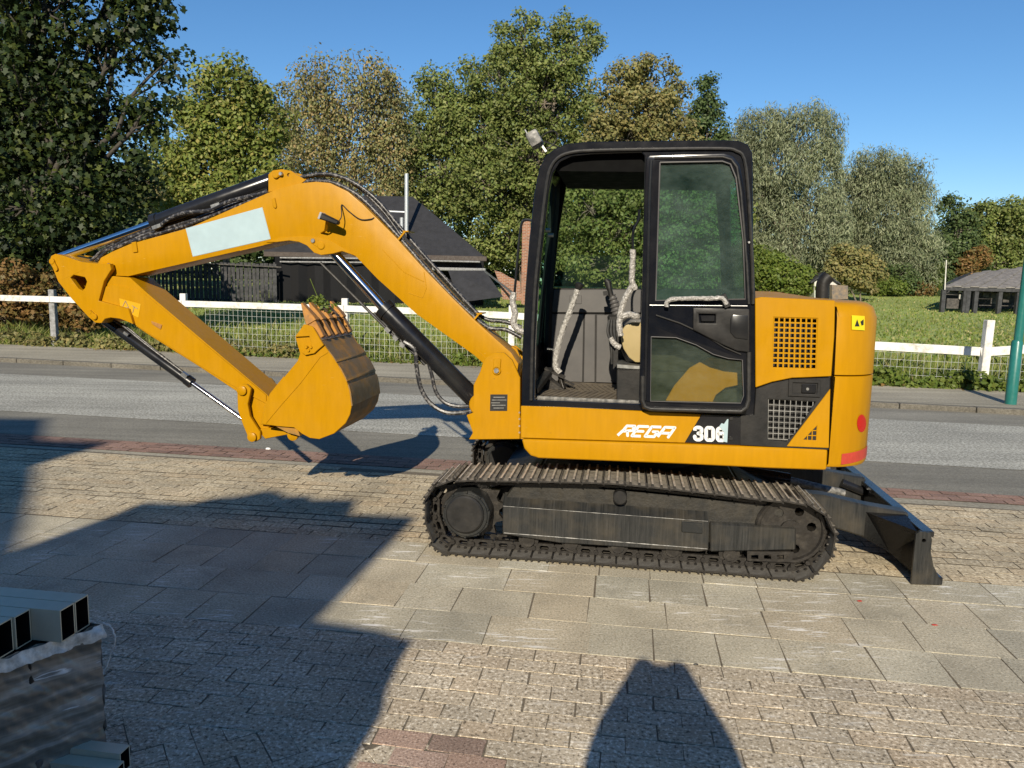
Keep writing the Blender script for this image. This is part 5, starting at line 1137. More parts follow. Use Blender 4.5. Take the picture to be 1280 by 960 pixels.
for i_, (x_, y_, r_, lf_, D_, lb_) in enumerate([(1012, 356, 18, 'leaf_oak', 46, 'low olive bush behind the white hut on its left'), (1118, 350, 22, 'leaf_dark', 54, 'dark low bush filling the foot of the right willow'), (1138, 360, 16, 'leaf_autumn', 55, 'reddish bramble at the foot of the right willow'), (1100, 358, 18, 'leaf_bush', 53, 'bright low bush left of the dark bush under the right willow'), (905, 345, 26, 'leaf_bush', 45, 'green bush hidden behind the cab rear corner'), (1182, 355, 14, 'leaf_dark', 58, 'dark low bush just left of the shed end')]):
    tree('hazel_bush', lb_, 'bush', x_, D_, [(x_, y_, r_, r_ * .9), (x_ + r_, y_ + 4, r_ * .7, r_ * .7), (x_ - r_ * .4, y_ + 8, r_ * .8, r_ * .6)], lf_, .1, 40, 60, crad=(.3, .6), group='bushes at the meadow edge', trunk_r=.04)
tree('elder_bush', 'small yellow-green bush at the far meadow edge under the willow', 'bush', 1160, 56,
     [(1160, 345, 16, 18), (1145, 352, 14, 14)], 'leaf_bush', .12, 36, 60, crad=(.35, .6), group='bushes at the meadow edge', trunk_r=.05, stems=2)
tree('elder_bush', 'yellowing bush leaning against the shed end', 'bush', 1212, 60,
     [(1212, 335, 16, 22), (1225, 320, 14, 16)], 'leaf_autumn', .12, 36, 70, crad=(.35, .6), group='bushes at the meadow edge', trunk_r=.05, stems=2)
tree('hawthorn_bush', 'reddish autumn bush behind the fence at the left edge', 'bush', 25, 18.6,
     [(0, 400, 50, 30), (50, 385, 40, 26), (-40, 370, 40, 40), (105, 390, 30, 22), (20, 355, 50, 30)], 'leaf_autumn', .05, 40, 260, crad=(.18, .34), group='bushes at the meadow edge', trunk_r=.04, stems=2, shape='maple')
tree('hawthorn_bush', 'pale brownish young tree below the gap beside the left maple', 'bush', 175, 34,
     [(178, 240, 22, 26), (168, 275, 30, 26), (190, 300, 24, 24)], 'leaf_birch', .08, 28, 120, crad=(.3, .6), group='bushes at the meadow edge', trunk_r=.08, stems=2)
tree('cherry_tree', 'green leafy tree behind the cab, seen through its windows', 'tree', 770, 38,
     [(740, 260, 50, 40), (790, 280, 60, 50), (850, 280, 50, 60), (760, 330, 60, 30), (840, 340, 60, 30), (910, 300, 30, 50)], 'leaf_alder', .10, 46, 420, crad=(.4, .8), group=G_)
FB = 'darker trees filling the gaps of the wood'
for px_, D_, lb, ll, nm in (
    (30, 30, [(-20, 120, 70, 80), (40, 200, 70, 70), (20, 290, 70, 60), (100, 260, 60, 60), (150, 310, 50, 40)], 'leaf_dark', 'dark tree closing the gaps behind the left maple, nearest the left edge'),
    (350, 58, [(350, 150, 40, 40), (340, 200, 60, 50), (360, 260, 60, 50)], 'leaf_oak', 'half-hidden tree between the yellow-green maple and the birch'),
    (500, 60, [(500, 150, 34, 40), (510, 210, 50, 50), (480, 265, 60, 40)], 'leaf_willow', 'pale half-hidden tree between the birch and the slim tree'),
    (585, 62, [(575, 120, 30, 30), (590, 180, 50, 50), (560, 250, 50, 50)], 'leaf_alder', 'half-hidden tree left of the tallest alder'),
    (850, 62, [(848, 130, 24, 26), (850, 180, 44, 50), (865, 250, 60, 60), (900, 300, 50, 50)], 'leaf_oak', 'half-hidden tree between the brown-tinged tree and the pointed tree'),
    (930, 64, [(925, 190, 30, 34), (930, 250, 44, 50), (1050, 250, 34, 40), (1050, 310, 40, 40)], 'leaf_willow', 'half-hidden pale tree left of the big willow'),
    (660, 60, [(640, 120, 60, 50), (700, 120, 50, 50), (640, 200, 80, 60), (730, 220, 90, 70), (600, 260, 60, 50), (800, 160, 50, 60)], 'leaf_alder', 'green tree standing directly behind the tallest alder'),
    (1215, 70, [(1175, 300, 34, 30), (1220, 300, 44, 36), (1270, 310, 50, 36), (1200, 340, 60, 26)], 'leaf_dark', 'low dark tree group member behind the shed roof')):
    tree('woodland_tree', nm, 'tree', px_, D_, lb, ll, .15, 30, int(sum(a[2] * a[3] for a in lb) / 38), crad=(.6, 1.1), group=FB)
# far-off wood closing the horizon
P = []
for x in np.linspace(-130, 150, 620):
    for _ in range(8): P.append((x + rng.uniform(-1, 1), 80 + rng.uniform(-4, 4), 1.0 + rng.uniform(0, 1) ** 1.3 * (6.5 + 1.5 * math.sin(x * .13) + 1.5 * math.sin(x * .37))))
wd = leaves(P, rng.uniform(.8, 1.6, len(P)), 26, .34, 'leaf_dark', None, name='far_wood'); tag(wd, kind='stuff')
# ------------------------------------------------------------------ grass: blades along the verge, tufts over the meadow
def blades(n, sampler, hmin, hmax, wd_, name, mat='grass_blade', zb=-.02):
    pts = sampler(n); n = len(pts); h = rng.uniform(hmin, hmax, n) * np.clip(pts[:, 2], .3, 2); th = rng.uniform(0, 6.28, n); ln = rng.normal(size=(n, 2)) * .35
    base = np.stack([pts[:, 0], pts[:, 1], 1.2 * np.clip((pts[:, 1] - 18) / 36, 0, 1) ** 1.6 + zb], 1); w = np.stack([np.cos(th), np.sin(th), 0 * th], 1) * (wd_ * rng.uniform(.6, 1.4, n))[:, None]
    tip = base + np.stack([ln[:, 0] * h, ln[:, 1] * h, h], 1); mid = base + np.stack([ln[:, 0] * h * .3, ln[:, 1] * h * .3, h * .6], 1)
    return tag(fast_mesh(name, np.stack([base - w, base + w, mid + w * .8, tip, mid - w * .8], 1), 5, mat), kind='stuff')
def verge(n):
    u = rng.uniform(-22, 9.5, n); s = rng.exponential(2.6, n) * .9; v = np.array([L_gr(a) for a in u]) + .12 + s * .6
    P = u[:, None] * U + v[:, None] * V; hm = .55 + .9 * (np.sin(u * 1.7) * .3 + np.sin(u * 4.1 + 1) * .25 + .5); P[:, 2] = np.where(s < .5, hm * .55, hm)
    return P
blades(52000, verge, .10, .42, .010, 'verge_grass')
def fieldp(n):
    Y = 15 * (60 / 15) ** rng.uniform(0, 1, n); x = rng.uniform(-.75, .75, n) * Y; g = np.stack([x, Y, np.ones(n)], 1); g = g[(g @ V) > 15.4 + 0 * x]; return g
blades(60000, fieldp, .03, .11, .03, 'meadow_grass')
def weeds(n, u0, u1, d0, d1, hh, size, mat, name):
    u = rng.uniform(u0, u1, n); v = np.array([L_gr(a) for a in u]) + rng.uniform(d0, d1, n); P = u[:, None] * U + v[:, None] * V; P[:, 2] = rng.uniform(.0, hh, n) * (.5 + .5 * np.sin(u * 2.3 + 1) ** 2)
    return tag(leaves(P, rng.uniform(.08, .2, n), 22, size, mat, None, name=name, flat=.6), kind='stuff')
weeds(700, 3.2, 9.5, .02, .55, .32, .045, 'leaf_bush', 'weeds')
weeds(520, -16, -6.4, .1, .8, .30, .045, 'leaf_oak', 'weeds')
weeds(420, -9, 2.5, .05, .7, .18, .04, 'leaf_bush', 'weeds')
weeds(160, -3.2, 0, .1, .9, .5, .045, 'leaf_bush', 'weeds')
weeds(150, -12, 9, -.10, .16, .02, .03, 'leaf_autumn', 'fallen_leaves')
# sprig of weed growing on the bucket teeth
A = uvz(*((lambda q: (q[0], T0 + .9, q[1]))(onv(400, 378, T0 + .9))))
sp_ = leaves([A + rng.normal(size=3) * np.array([.045, .04, .02]) for _ in range(16)], rng.uniform(.03, .06, 16), 16, .014, 'leaf_bush', None, name='weed_sprig')
mb = MB(); mb.tube([A, A + np.array([-.03, 0, .07]), A + np.array([-.07, 0, .17])], .003, 5); o = mb.build('stem', 'leaf_bush', sp_); tag(sp_, 'green weed caught on top of the upturned bucket teeth', 'weed')
# ------------------------------------------------------------------ sheds, barn, board fence behind
def world_prism(mb, px, D, depth, holes=()):
    pts = [(float(atY(x, y, D)[0]), float(atY(x, y, D)[2])) for x, y in px]; hs = [[(float(atY(x, y, D)[0]), float(atY(x, y, D)[2])) for x, y in h] for h in holes]
    mb.prism(pts, D, D + depth, holes=hs); return mb
def rooted(name, label, cat, px, D):
    b_ = atY(px, 400, D); t = empty(name, (b_[0], D, -.02)); tag(t, label, cat); return t
def wb(mb, name, mat, t, **kw):
    l = t.location; mb.v = [(x - l.x, y - l.y, z - l.z) for x, y, z in mb.v]; return mb.build(name, mat, t, **kw)
X = lambda x, y, D: atY(x, y, D)
# black barn with felt roof
barn = rooted('barn', 'black barn with steep felt roof behind the boom', 'barn', 470, 37.5)
D = 37.5
zg = -.02
rx0 = X(330, 300, D)[0]; rx1 = X(606, 322, D)[0]; ze = X(560, 320, D)[2]; zr = X(480, 245, D + 4)[2]
xr0 = X(300, 250, D + 4)[0]; xr1 = X(516, 250, D + 4)[0]
mb = MB(); mb.add([(rx0, D, ze), (rx1, D, ze), (xr1, D + 4, zr), (xr0, D + 4, zr), (rx0, D + 8, ze), (rx1, D + 8, ze)] , [(0, 1, 2, 3), (3, 2, 5, 4), (1, 5, 2), (0, 3, 4)])
mb.add([(rx0, D + .01, ze - .12), (rx1, D + .01, ze - .12), (rx1, D + 8, ze - .12), (rx0, D + 8, ze - .12)], [(0, 3, 2, 1)]); roof = wb(mb, 'roof', 'roof_felt', barn, smooth=0)
mb = MB(); mb.box(rx0, rx1 + .1, D - .12, D, ze - .22, ze + .02); wb(mb, 'fascia', 'dark_fascia', barn, bev=.02)
mb = MB(); mb.box(rx0 + .3, rx1 - .3, D + .4, D + 7.6, zg, ze - .1); wb(mb, 'wall', 'tarred_wood', barn, smooth=0)
# lean-to eaves and hanging black sheets
mb = MB(); mb.box(X(540, 330, D - 1)[0], X(607, 330, D - 1)[0], D - 1.0, D - .15, X(590, 339, D - 1)[2], X(590, 335, D - 1)[2]); wb(mb, 'lean_to_beam', 'grey_post', barn, bev=.02)
mb = MB(); mb.box(X(535, 330, D - 1)[0], X(600, 330, D - 1)[0], D - .9, D - .3, X(590, 328, D - 1)[2], X(590, 326, D - 1)[2]); wb(mb, 'lean_to_beam', 'grey_post', barn, bev=.02)
mb = MB(); mb.add([X(560, 338, D - 1), X(606, 338, D - 1), X(629, 371, D - 2.5), X(575, 378, D - 2.5)], [(0, 1, 2, 3)]); wb(mb, 'roof_sheet', 'roof_felt', barn, smooth=0)
mb = MB(); mb.add([X(606, 339, D - 1.02), X(608, 339, D - 1.02), X(641, 366, D - 2.6), X(639, 367, D - 2.6)], [(0, 1, 2, 3)]); mb.obox(X(606, 339, D - 1.05), X(641, 366, D - 2.6), .07, .07); wb(mb, 'verge_batten', 'zinc', barn, smooth=0)
mb = MB(); n = 26
for i in range(n):
    a = X(345 + i * 10, 318, D)[0]; b__ = X(355 + i * 10, 318, D)[0]; y = D - .2 - .12 * (i % 2) - .05 * math.sin(i); y2 = D - .2 - .12 * ((i + 1) % 2) - .05 * math.sin(i + 1)
    mb.add([(a, y, zg), (b__, y2, zg), (b__, y2, ze - .2), (a, y, ze - .2)], [(0, 1, 2, 3)])
wb(mb, 'hanging_sheet', 'black_sheet_and_shade', barn, smooth=80)
mb = MB()
for yy in (322, 327): mb.obox(X(350, yy, D - .5), X(470, yy + 1, D - .5), .06, .06)
wb(mb, 'shelf_edge', 'grey_post', barn)
ch = MB().tube([(0, 0, 0), (0, 0, X(508, 214, D - .3)[2] - X(508, 292, D - .3)[2])], .10, 14)
o_ = ch.build('flue_pipe', 'galvanised', barn); q = X(508, 292, D - .3 + 1.6); o_.location = Vector(X(508, 292, D + 1.2)) - barn.location
mb = MB(); mb.tube([X(502, 291, D + 1.2), X(502, 272, D + 1.2)], .09, 10); mb.obox(X(486, 264, D + 1.2), X(506, 265, D + 1.2), .06, .06); wb(mb, 'vent_pipe', 'galvanised', barn)
# brick garden wall and brick pier at the barn's right
bw = rooted('brick_wall', 'low red brick wall with sloping top right of the barn', 'wall', 635, 36)
mb = world_prism(MB(), [(618, 338), (626, 340), (638, 347), (650, 352), (652, 376), (628, 374), (625, 356)], 36, .3); wb(mb, 'masonry', 'red_brick', bw)
pr_ = rooted('brick_chimney', 'tall narrow red brick stack seen just left of the cab front', 'chimney', 656, 39)
mb = world_prism(MB(), [(653, 276), (663, 276), (665, 395), (651, 395)], 39, .6); wb(mb, 'stack', 'red_brick', pr_)
# board fence
bf = rooted('board_fence', 'weathered black board fence with tall upright planks below the boom', 'fence', 260, 37.5)
D = 36.5; x = 176; i = 0
while x < 345:
    w_ = rng.uniform(4.4, 5.8); yt = (334 - (x - 176) * .06 if x < 272 else 327.5 + (x - 272) * .035) + rng.uniform(-.8, .8)
    a = X(x + .12, yt, D); b__ = X(x + w_ + .35, 380, D); dy = .035 * (i % 2); i += 1
    mb = MB(); mb.box(a[0], b__[0], D + dy, D + dy + .03, -.02, a[2]); wb(mb, 'plank', 'tarred_wood', bf, smooth=0); x += w_
mb = MB(); mb.box(X(175, 336, D)[0], X(347, 336, D)[0], D + .1, D + .16, X(200, 341, D)[2], X(200, 338, D)[2]); mb.box(X(175, 336, D)[0], X(347, 336, D)[0], D + .1, D + .16, .4, .52); wb(mb, 'cross_rail', 'tarred_wood', bf)
mb = MB(); mb.obox(X(250, 329, D - .1), X(352, 334, D - .1), .1, .05); wb(mb, 'capping', 'shed_wood', bf)
# old open shed on the meadow
D = 50.
D = 40.
sh = rooted('open_shed', 'dilapidated open-sided black shed with grey sheet roof on the meadow', 'shed', 1240, D)
e0, e1 = X(1180, 358, D), X(1360, 362, D - 1); r0, r1 = X(1218, 341, D + 4), X(1390, 322, D + 4)
mb = MB()
np_ = 16
for i in range(np_):
    f0, f1 = i / np_, (i + .96) / np_; a = e0 + (e1 - e0) * f0; b__ = e0 + (e1 - e0) * f1; c = r0 + (r1 - r0) * f1; d = r0 + (r1 - r0) * f0; up_ = np.array([0, 0, .05 * (i % 2)])
    th = np.array([0, 0, .06])
    s_ = MB(); s_.add([a + up_, b__ + up_, c + up_, d + up_, a + up_ - th, b__ + up_ - th, c + up_ - th, d + up_ - th], [(0, 1, 2, 3), (7, 6, 5, 4), (0, 4, 5, 1), (1, 5, 6, 2), (2, 6, 7, 3), (3, 7, 4, 0)])
    wb(s_, 'roof_sheet', 'shed_roof', sh, smooth=0)
mb = MB(); mb.add([e0 + np.array([-.1, 0, 0.05]), X(1200, 350, D + 3), r0 + np.array([0, 0, .1]), X(1232, 335, D + 6), X(1195, 347, D + 5)], [(0, 1, 2, 3, 4)]); wb(mb, 'verge_board', 'tarred_wood', sh, smooth=0)
mb = MB(); mb.obox(e0 - [0, -.05, .12], e1 - [0, -.05, .12], .1, .16); wb(mb, 'eaves_beam', 'tarred_wood', sh)
for px in (1181, 1208, 1212, 1222, 1252, 1275, 1300, 1330):
    a = X(px, 360, D - (px - 1180) * .005); mb = MB(); mb.box(a[0] - .1, a[0] + .1, a[1], a[1] + .18, -.02, a[2] - .08); wb(mb, 'post', 'tarred_wood', sh)
for (x0_, x1_, y0_, y1_) in ((1182, 1206, 366, 369), (1184, 1206, 373, 386), (1216, 1250, 364, 366), (1216, 1290, 373, 375), (1224, 1270, 381, 383), (1255, 1262, 366, 378), (1230, 1236, 361, 372), (1200, 1205, 361, 367), (1240, 1247, 364, 380), (1266, 1284, 366, 370), (1188, 1193, 361, 366)):
    a = X(x0_, y0_, D + .3); b__ = X(x1_, y1_, D + .3); mb = MB(); mb.box(a[0], b__[0], D + .3, D + .36, b__[2], a[2]); wb(mb, 'board', 'shed_wood', sh)
mb = MB(); c0, c1 = X(1181, 360, D + 3.5), X(1380, 360, D + 3.5); mb.box(c0[0], c1[0], D + 3.6, D + 3.7, -.02, 2.0); wb(mb, 'back_wall', 'tarred_wood', sh)
for p0_, p1_ in (((1200, 361), (1206, 372)), ((1204, 362), (1209, 370))):
    pass
for q_ in ((1199, 361, 1203, 366), (1199, 368, 1203, 374)):
    a = X(q_[0], q_[1], D + .25); b__ = X(q_[2], q_[3], D + .25); mb = MB(); mb.box(a[0], b__[0], D + .2, D + .28, b__[2], a[2]); wb(mb, 'bucket_hung_up', 'pale_wall', sh)
mb = MB(); mb.tube([X(1181, 362, D - .1), X(1183, 325, D - .1)], .03, 6); wb(mb, 'thin_pole', 'pale_wall', sh)
# small pale hut behind the exhaust
D = 43.
hu = rooted('garden_hut', 'small pale hut with dark gabled roof behind the exhaust pipe', 'hut', 1042, D)
mb = MB(); mb = world_prism(mb, [(1018, 352), (1032, 345), (1047, 354), (1047, 374), (1018, 374)], D, 2.2); wb(mb, 'wall', 'pale_wall', hu)
mb = MB(); mb = world_prism(mb, [(1040, 356), (1060, 357), (1060, 374), (1040, 374)], D - .4, .3); wb(mb, 'lean_to_door', 'cardboard', hu)
for a, b__ in (((1014, 354), (1032, 342)), ((1031, 342), (1051, 356))):
    mb = MB(); p, q = X(*a, D - .2), X(*b__, D - .2); th = np.array([0, 0, .07]); dp = np.array([0, 2.6, 0]); mb.add([p, q, q + dp, p + dp, p + th, q + th, q + th + dp, p + th + dp], [(0, 3, 2, 1), (4, 5, 6, 7), (0, 1, 5, 4), (1, 2, 6, 5), (2, 3, 7, 6), (3, 0, 4, 7)]); wb(mb, 'roof', 'tarred_wood', hu, smooth=0)
mb = MB(); a = X(1020, 357, D - .1); b__ = X(1028, 370, D - .1); mb.box(a[0], b__[0], D - .08, D + .02, b__[2], a[2]); wb(mb, 'window', 'clear_glass', hu)
# ------------------------------------------------------------------ steel tubes wrapped on a stack, lower left
def tube_thing(px, z, L_, w, h, label, grp='steel tubes of the wrapped stack', wall=.004):
    """hollow tube whose far top corner at its end is the photographed point; it runs away to the left"""
    g = ground(px[0], px[1], z); u1, v1 = float(g @ U), float(g @ V)
    o = empty('steel_tube', uvz(u1, v1, z - h), -YAW); tag(o, label, 'steel tube', grp)
    mb = MB(); 
    a, b_ = [(-w, 0), (0, 0), (0, h), (-w, h)], [(-w + wall, wall), (-wall, wall), (-wall, h - wall), (-w + wall, h - wall)]
    vs = [(0, y, q) for y, q in a] + [(0, y, q) for y, q in b_] + [(-L_, y, q) for y, q in a] + [(-L_, y, q) for y, q in b_]
    fs = []
    for i in range(4):
        j = (i + 1) % 4; fs += [(i, j, 4 + j, 4 + i), (8 + i, 8 + j, j, i), (4 + i, 4 + j, 12 + j, 12 + i), (12 + i, 12 + j, 8 + j, 8 + i)]
    mb.add(vs, fs); mb.m = [1 if k_ % 4 == 2 else 0 for k_ in range(16)]; mb.add([(-L_ + .01, y, q) for y, q in b_], [(0, 1, 2, 3)], 1); mb.build('profile', ['tube_steel', 'black_sheet_and_shade'], o, smooth=0); return o, u1, v1  # inner walls and back cap black: the tube's inside shade put into the colour
TZ = .65
tw, th_ = .062, .105
g0 = ground(110, 743, TZ); ua, va_ = float(g0 @ U), float(g0 @ V)
def corner(du, dv, z):
    p = uvz(ua + du, va_ + dv, z) - CAM; zz = p @ fwd; return 640 + F * (p @ rt) / zz, 480 - F * (p @ up) / zz
labs = [('rearmost and longest steel tube on top of the wrapped stack', 0, 0), ('second steel tube from the back, its open end flush with the longest one', 0, -.066), ('third steel tube from the back, set back behind its neighbours', -.10, -.132), ('fourth steel tube from the back with wide open black end', -.105, -.198), ('fifth steel tube from the back, cut off by the picture edge', -.205, -.264), ('steel tube nearest the camera on the stack, barely in the picture', -.21, -.33), ]
for l, du, dv in labs: tube_thing(corner(du, dv, TZ), TZ, 1.6, tw, th_, l)
for l, du, dv in () and (('lower steel tube whose open end shows under the second tube', -.02, -.134), ('lower steel tube whose open end shows under the fourth tube', -.125, -.266), ('lower rear steel tube poking out under the longest tube', -.01, -.02)):
    tube_thing(corner(du, dv, TZ - th_ * .42), TZ - th_ * .42, 1.4, .064, .07, l) if 'rear' not in l else None
# wrapped load below, film over it
wo = empty('wrapped_load', uvz(ua - .6, va_ - .25, 0), -YAW); tag(wo, 'block of steel sections under clear stretch film below the tubes', 'load')
def lw(u, v, z): return (u - (ua - .6), v - (va_ - .25), z)
ux = ua + .02; zt_ = TZ - th_ - .004
for i in range(5):
    for j in range(4):
        if j == 3 and i > 3: continue
        y1 = va_ - .0 - i * .09; z1 = zt_ - j * .125; x_e = ux - .03 - .056 * i - random.uniform(.0, .03)
        mb = MB(); mb.box(x_e - 1.2 - (ua - .6), x_e - (ua - .6), y1 - .085 - (va_ - .25), y1 - (va_ - .25), z1 - .12, z1 - .003); mb.build('section', ['cardboard', 'tube_steel', 'cardboard', 'matt_black'][(i * 3 + j) % 4], wo, bev=.004)
# film as a creased sheet folded over edge and end
def creased(name, fn, nu, nv, mat, parent, amp=.006):
    vs = []
    for i in range(nu):
        for j in range(nv):
            p = np.array(fn(i / (nu - 1), j / (nv - 1))); vs.append(p)
    vs = np.array(vs); ph = rng.uniform(0, 6.28, 6)
    for q, (fx_, fy_, fz_) in enumerate([(18, 9, 31), (33, 41, 12), (9, 63, 55), (71, 22, 80), (15, 120, 60), (140, 60, 30)]):
        vs[:, 0] += amp / (1 + q * .5) * np.sin(vs[:, 1] * fx_ * 2.2 + vs[:, 2] * fz_ * 1.7 + ph[q])
        vs[:, 2] += amp * .6 / (1 + q * .5) * np.sin(vs[:, 1] * fy_ * 2 + vs[:, 0] * fx_ + ph[-q])
    mb = MB(); mb.add(vs, [(i * nv + j, (i + 1) * nv + j, (i + 1) * nv + j + 1, i * nv + j + 1) for i in range(nu - 1) for j in range(nv - 1)]); o = mb.build(name, mat, parent, smooth=180)
    sol = o.modifiers.new('thickness', 'SOLIDIFY'); sol.thickness = .0008; return o
creased('film', lambda a, b_: lw(ux + .012 - .34 * a, va_ + .005 - a * .55, zt_ + .005 - b_ * .5 - .02 * a), 90, 70, 'stretch_film', wo, .0035)
creased('film', lambda a, b_: lw(ux + .024 - .34 * a + .006 * math.sin(a * 40) * b_ + .004 * b_, va_ + .01 - a * .55, zt_ + .006 - .045 * b_ - .02 * a), 110, 12, 'film_edge', wo, .004)
creased('film', lambda a, b_: lw(ux + .01 - a * 1.2, va_ + .012, zt_ + .005 - b_ * .5), 30, 30, 'stretch_film', wo, .004)
q = [lw(ux + .02, va_ + .01, zt_ + .01), lw(ux + .05, va_ + .012, zt_ - .005), lw(ux + .062, va_ + .01, zt_ - .05), lw(ux + .048, va_ + .005, zt_ - .09), lw(ux + .036, va_, zt_ - .13), lw(ux + .024, va_, zt_ - .15)]
pth = smooth_path(q, 7); MB().tube([tuple(c + random.uniform(-.0015, .0015) for c in p) for p in pth], [.0025 * random.uniform(.6, 1.5) for _ in pth], 6).build('loose_film_strand', 'film_edge', wo)
for i, (px, l) in enumerate((((162, 931), 'short open steel tube lying on the ground right of the wrapped load'), ((155, 951), 'lower steel tube poking out at the bottom edge beside the wrapped load'))):
    z = .16 if i == 0 else .14; tube_thing(px, z, .35, .05, .075, l, 'steel tubes by the load foot')
mb = MB(); mb.box(-1.25, .62, -.35, .25, .005, .05); mb.build('bearer', 'cardboard', wo)
# ------------------------------------------------------------------ unseen casters added behind the camera, outlines traced back from the yard's shade
SD = np.array([math.sin(SUN_AZ), math.cos(SUN_AZ), 0]); SL_ = np.array([math.cos(SUN_AZ), -math.sin(SUN_AZ), 0])
def caster(px, dist, depth, name, label, cat, mat, left=None):
    pts = []
    for p in px:
        g = ground(*p); s_ = g @ SD; t_ = (s_ + dist) / math.cos(SUN_EL); pts.append((float(g @ SL_), float(t_ * math.sin(SUN_EL))))
    x_l = left if left is not None else pts[-1][0]; pts = [(pts[0][0], 0.)] + pts + ([(x_l, pts[-1][1])] if left is not None else []) + [(x_l, 0.)]
    o = empty(name, tuple(-SD * (dist + depth)), -SUN_AZ); tag(o, label, cat)
    mb = MB(); mb.prism(pts, 0, depth); mb.build('wall', mat, o, smooth=0)
    return o, pts
o, pts = caster([(523, 645), (440, 642.5), (447, 624), (395, 624), (387, 619), (360, 620), (355, 616), (337, 612.5), (322, 616), (300, 620), (272, 622), (240, 629), (180, 627.5), (160, 637.5), (15, 690), (-60, 720), (-260, 720)], 5.5, 3., 'yard_shade_caster', 'unseen block behind the viewer, its stepped top shaped to shade the paving', 'shadow caster', 'house_wall')
o2, p2 = caster([(430, 955), (455, 925), (480, 890), (484, 862), (503, 822), (517, 800), (475, 787), (400, 775), (250, 760), (0, 740)], 2.2, 1.8, 'near_shade_caster', 'unseen block behind the viewer, shaped to cast the nearer shade', 'shadow_caster', 'tube_steel')
o3, p3 = caster([(26, 690), (30, 670), (38, 640), (47, 600), (49, 572), (100, 563), (140, 553), (62, 550), (54, 546), (58, 523), (0, 522), (-200, 517)], 9.2, 4, 'road_shade_caster', 'tall unseen block behind the viewer, shaped to shade the road at the left', 'house', 'house_wall')
# unseen houses added below the sun to cut low sky and darken reflections
for i in range(7):
    x0_, w_ = -30 + i * 8.1, 8.; h_ = 6.3 + .2 * (i % 3)
    hb = empty('added_house', tuple(-SD * 16 + SL_ * (x0_ + w_ / 2)), -SUN_AZ); tag(hb, 'unseen brick terraced house added behind the viewer, %s in its row counted from the left' % ('first', 'second', 'third', 'fourth', 'fifth', 'sixth', 'seventh')[i], 'house', 'unseen terraced houses added behind the viewer')
    mb = MB(); mb.box(-w_ / 2, w_ / 2, -7, 0, 0, h_); mb.build('wall', 'house_wall', hb, smooth=0)
    mb = MB(); mb.prism([(-w_ / 2, h_), (w_ / 2, h_), (w_ / 2, h_ + .1), (-w_ / 2, h_ + .1)], -7.3, .3); mb.add([(-w_ / 2, .3, h_ + .1), (w_ / 2, .3, h_ + .1), (w_ / 2, -3.5, h_ + 2.2), (-w_ / 2, -3.5, h_ + 2.2), (-w_ / 2, -7.3, h_ + .1), (w_ / 2, -7.3, h_ + .1)], [(0, 1, 2, 3), (3, 2, 5, 4), (0, 3, 4), (1, 5, 2)]); mb.build('roof', 'roof_felt', hb, smooth=0)
    for wx in (-2.4, 0.4, 2.6):
        for wz in (1.0, 3.3): mb = MB(); mb.box(wx - .55, wx + .55, -.02, .06, wz, wz + 1.2); f_ = mb.build('window', 'white_fence_paint', hb, smooth=0); mb = MB(); mb.box(wx - .48, wx + .48, .055, .07, wz + .07, wz + 1.13); mb.build('pane', 'black_sheet_and_shade', f_, smooth=0)
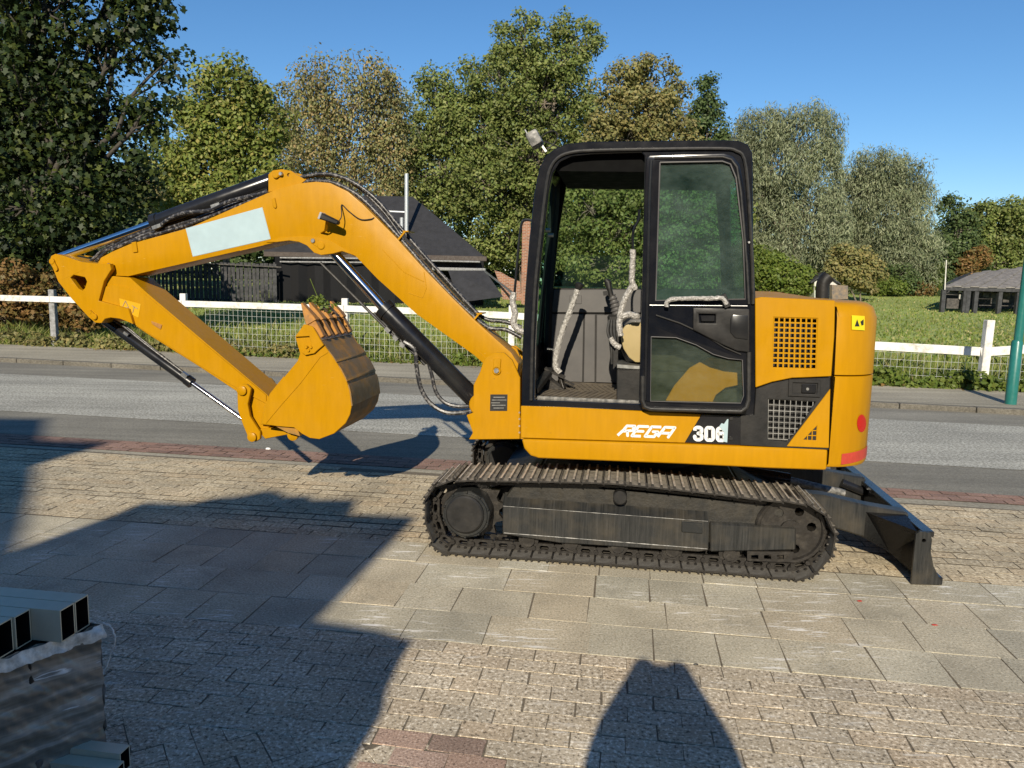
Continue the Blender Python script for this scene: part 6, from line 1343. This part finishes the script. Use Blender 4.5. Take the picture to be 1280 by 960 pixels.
# ------------------------------------------------------------------ the person taking the photograph (only the shadow is seen)
pn = bpy.data.meshes.new('person'); joints = {'pelvis': (0, 0, .95), 'chest': (0, .02, 1.3), 'upper': (0, .01, 1.42), 'neck': (0, 0, 1.54), 'head': (0, .03, 1.66), 'crown': (0, .1, 1.88),
    'lh': (-.1, 0, .92), 'lk': (-.12, .03, .5), 'la': (-.14, 0, .08), 'lt': (-.15, .16, .03), 'rh': (.1, 0, .92), 'rk': (.12, .03, .5), 'ra': (.14, 0, .08), 'rtoe': (.15, .16, .03),
    'ls': (-.23, 0, 1.40), 'le': (-.20, .16, 1.50), 'lw': (-.10, .2, 1.69), 'lhand': (-.05, .2, 1.82), 'rs': (.23, 0, 1.40), 're': (.20, .16, 1.50), 'rw': (.10, .2, 1.69), 'rhand': (.05, .2, 1.82)}
ks_ = list(joints); E_ = [('pelvis', 'chest'), ('chest', 'upper'), ('upper', 'neck'), ('neck', 'head'), ('head', 'crown'), ('pelvis', 'lh'), ('lh', 'lk'), ('lk', 'la'), ('la', 'lt'), ('pelvis', 'rh'), ('rh', 'rk'), ('rk', 'ra'), ('ra', 'rtoe'), ('upper', 'ls'), ('ls', 'le'), ('le', 'lw'), ('lw', 'lhand'), ('upper', 'rs'), ('rs', 're'), ('re', 'rw'), ('rw', 'rhand')]
pn.from_pydata([joints[k] for k in ks_], [(ks_.index(a), ks_.index(b_)) for a, b_ in E_], []); pn.materials.append(MATS['cloth'])
po = link(bpy.data.objects.new('person', pn)); po.location = (-SD * .42 + SL_ * .15).tolist(); po.rotation_euler = (0, 0, -SUN_AZ)
po.modifiers.new('skin', 'SKIN'); ss = po.modifiers.new('smooth', 'SUBSURF'); ss.levels = ss.render_levels = 2
rad_ = {'pelvis': .15, 'chest': .2, 'upper': .2, 'neck': .12, 'head': .13, 'crown': .125, 'lh': .1, 'rh': .1, 'lk': .065, 'rk': .065, 'la': .045, 'ra': .045, 'lt': .04, 'rtoe': .04, 'ls': .12, 'rs': .12, 'le': .085, 're': .085, 'lw': .07, 'rw': .07, 'lhand': .06, 'rhand': .06}
for i, k_ in enumerate(ks_): sv = pn.skin_vertices[0].data[i] if pn.skin_vertices else None
if not pn.skin_vertices:
    bm = bmesh.new(); bm.from_mesh(pn); bm.verts.layers.skin.verify(); bm.to_mesh(pn); bm.free()
for i, k_ in enumerate(ks_): pn.skin_vertices[0].data[i].radius = (rad_[k_], rad_[k_]); pn.skin_vertices[0].data[i].use_root = (i == 0)
tag(po, 'person in dark clothes with both arms raised whose shadow falls on the near bricks', 'person')
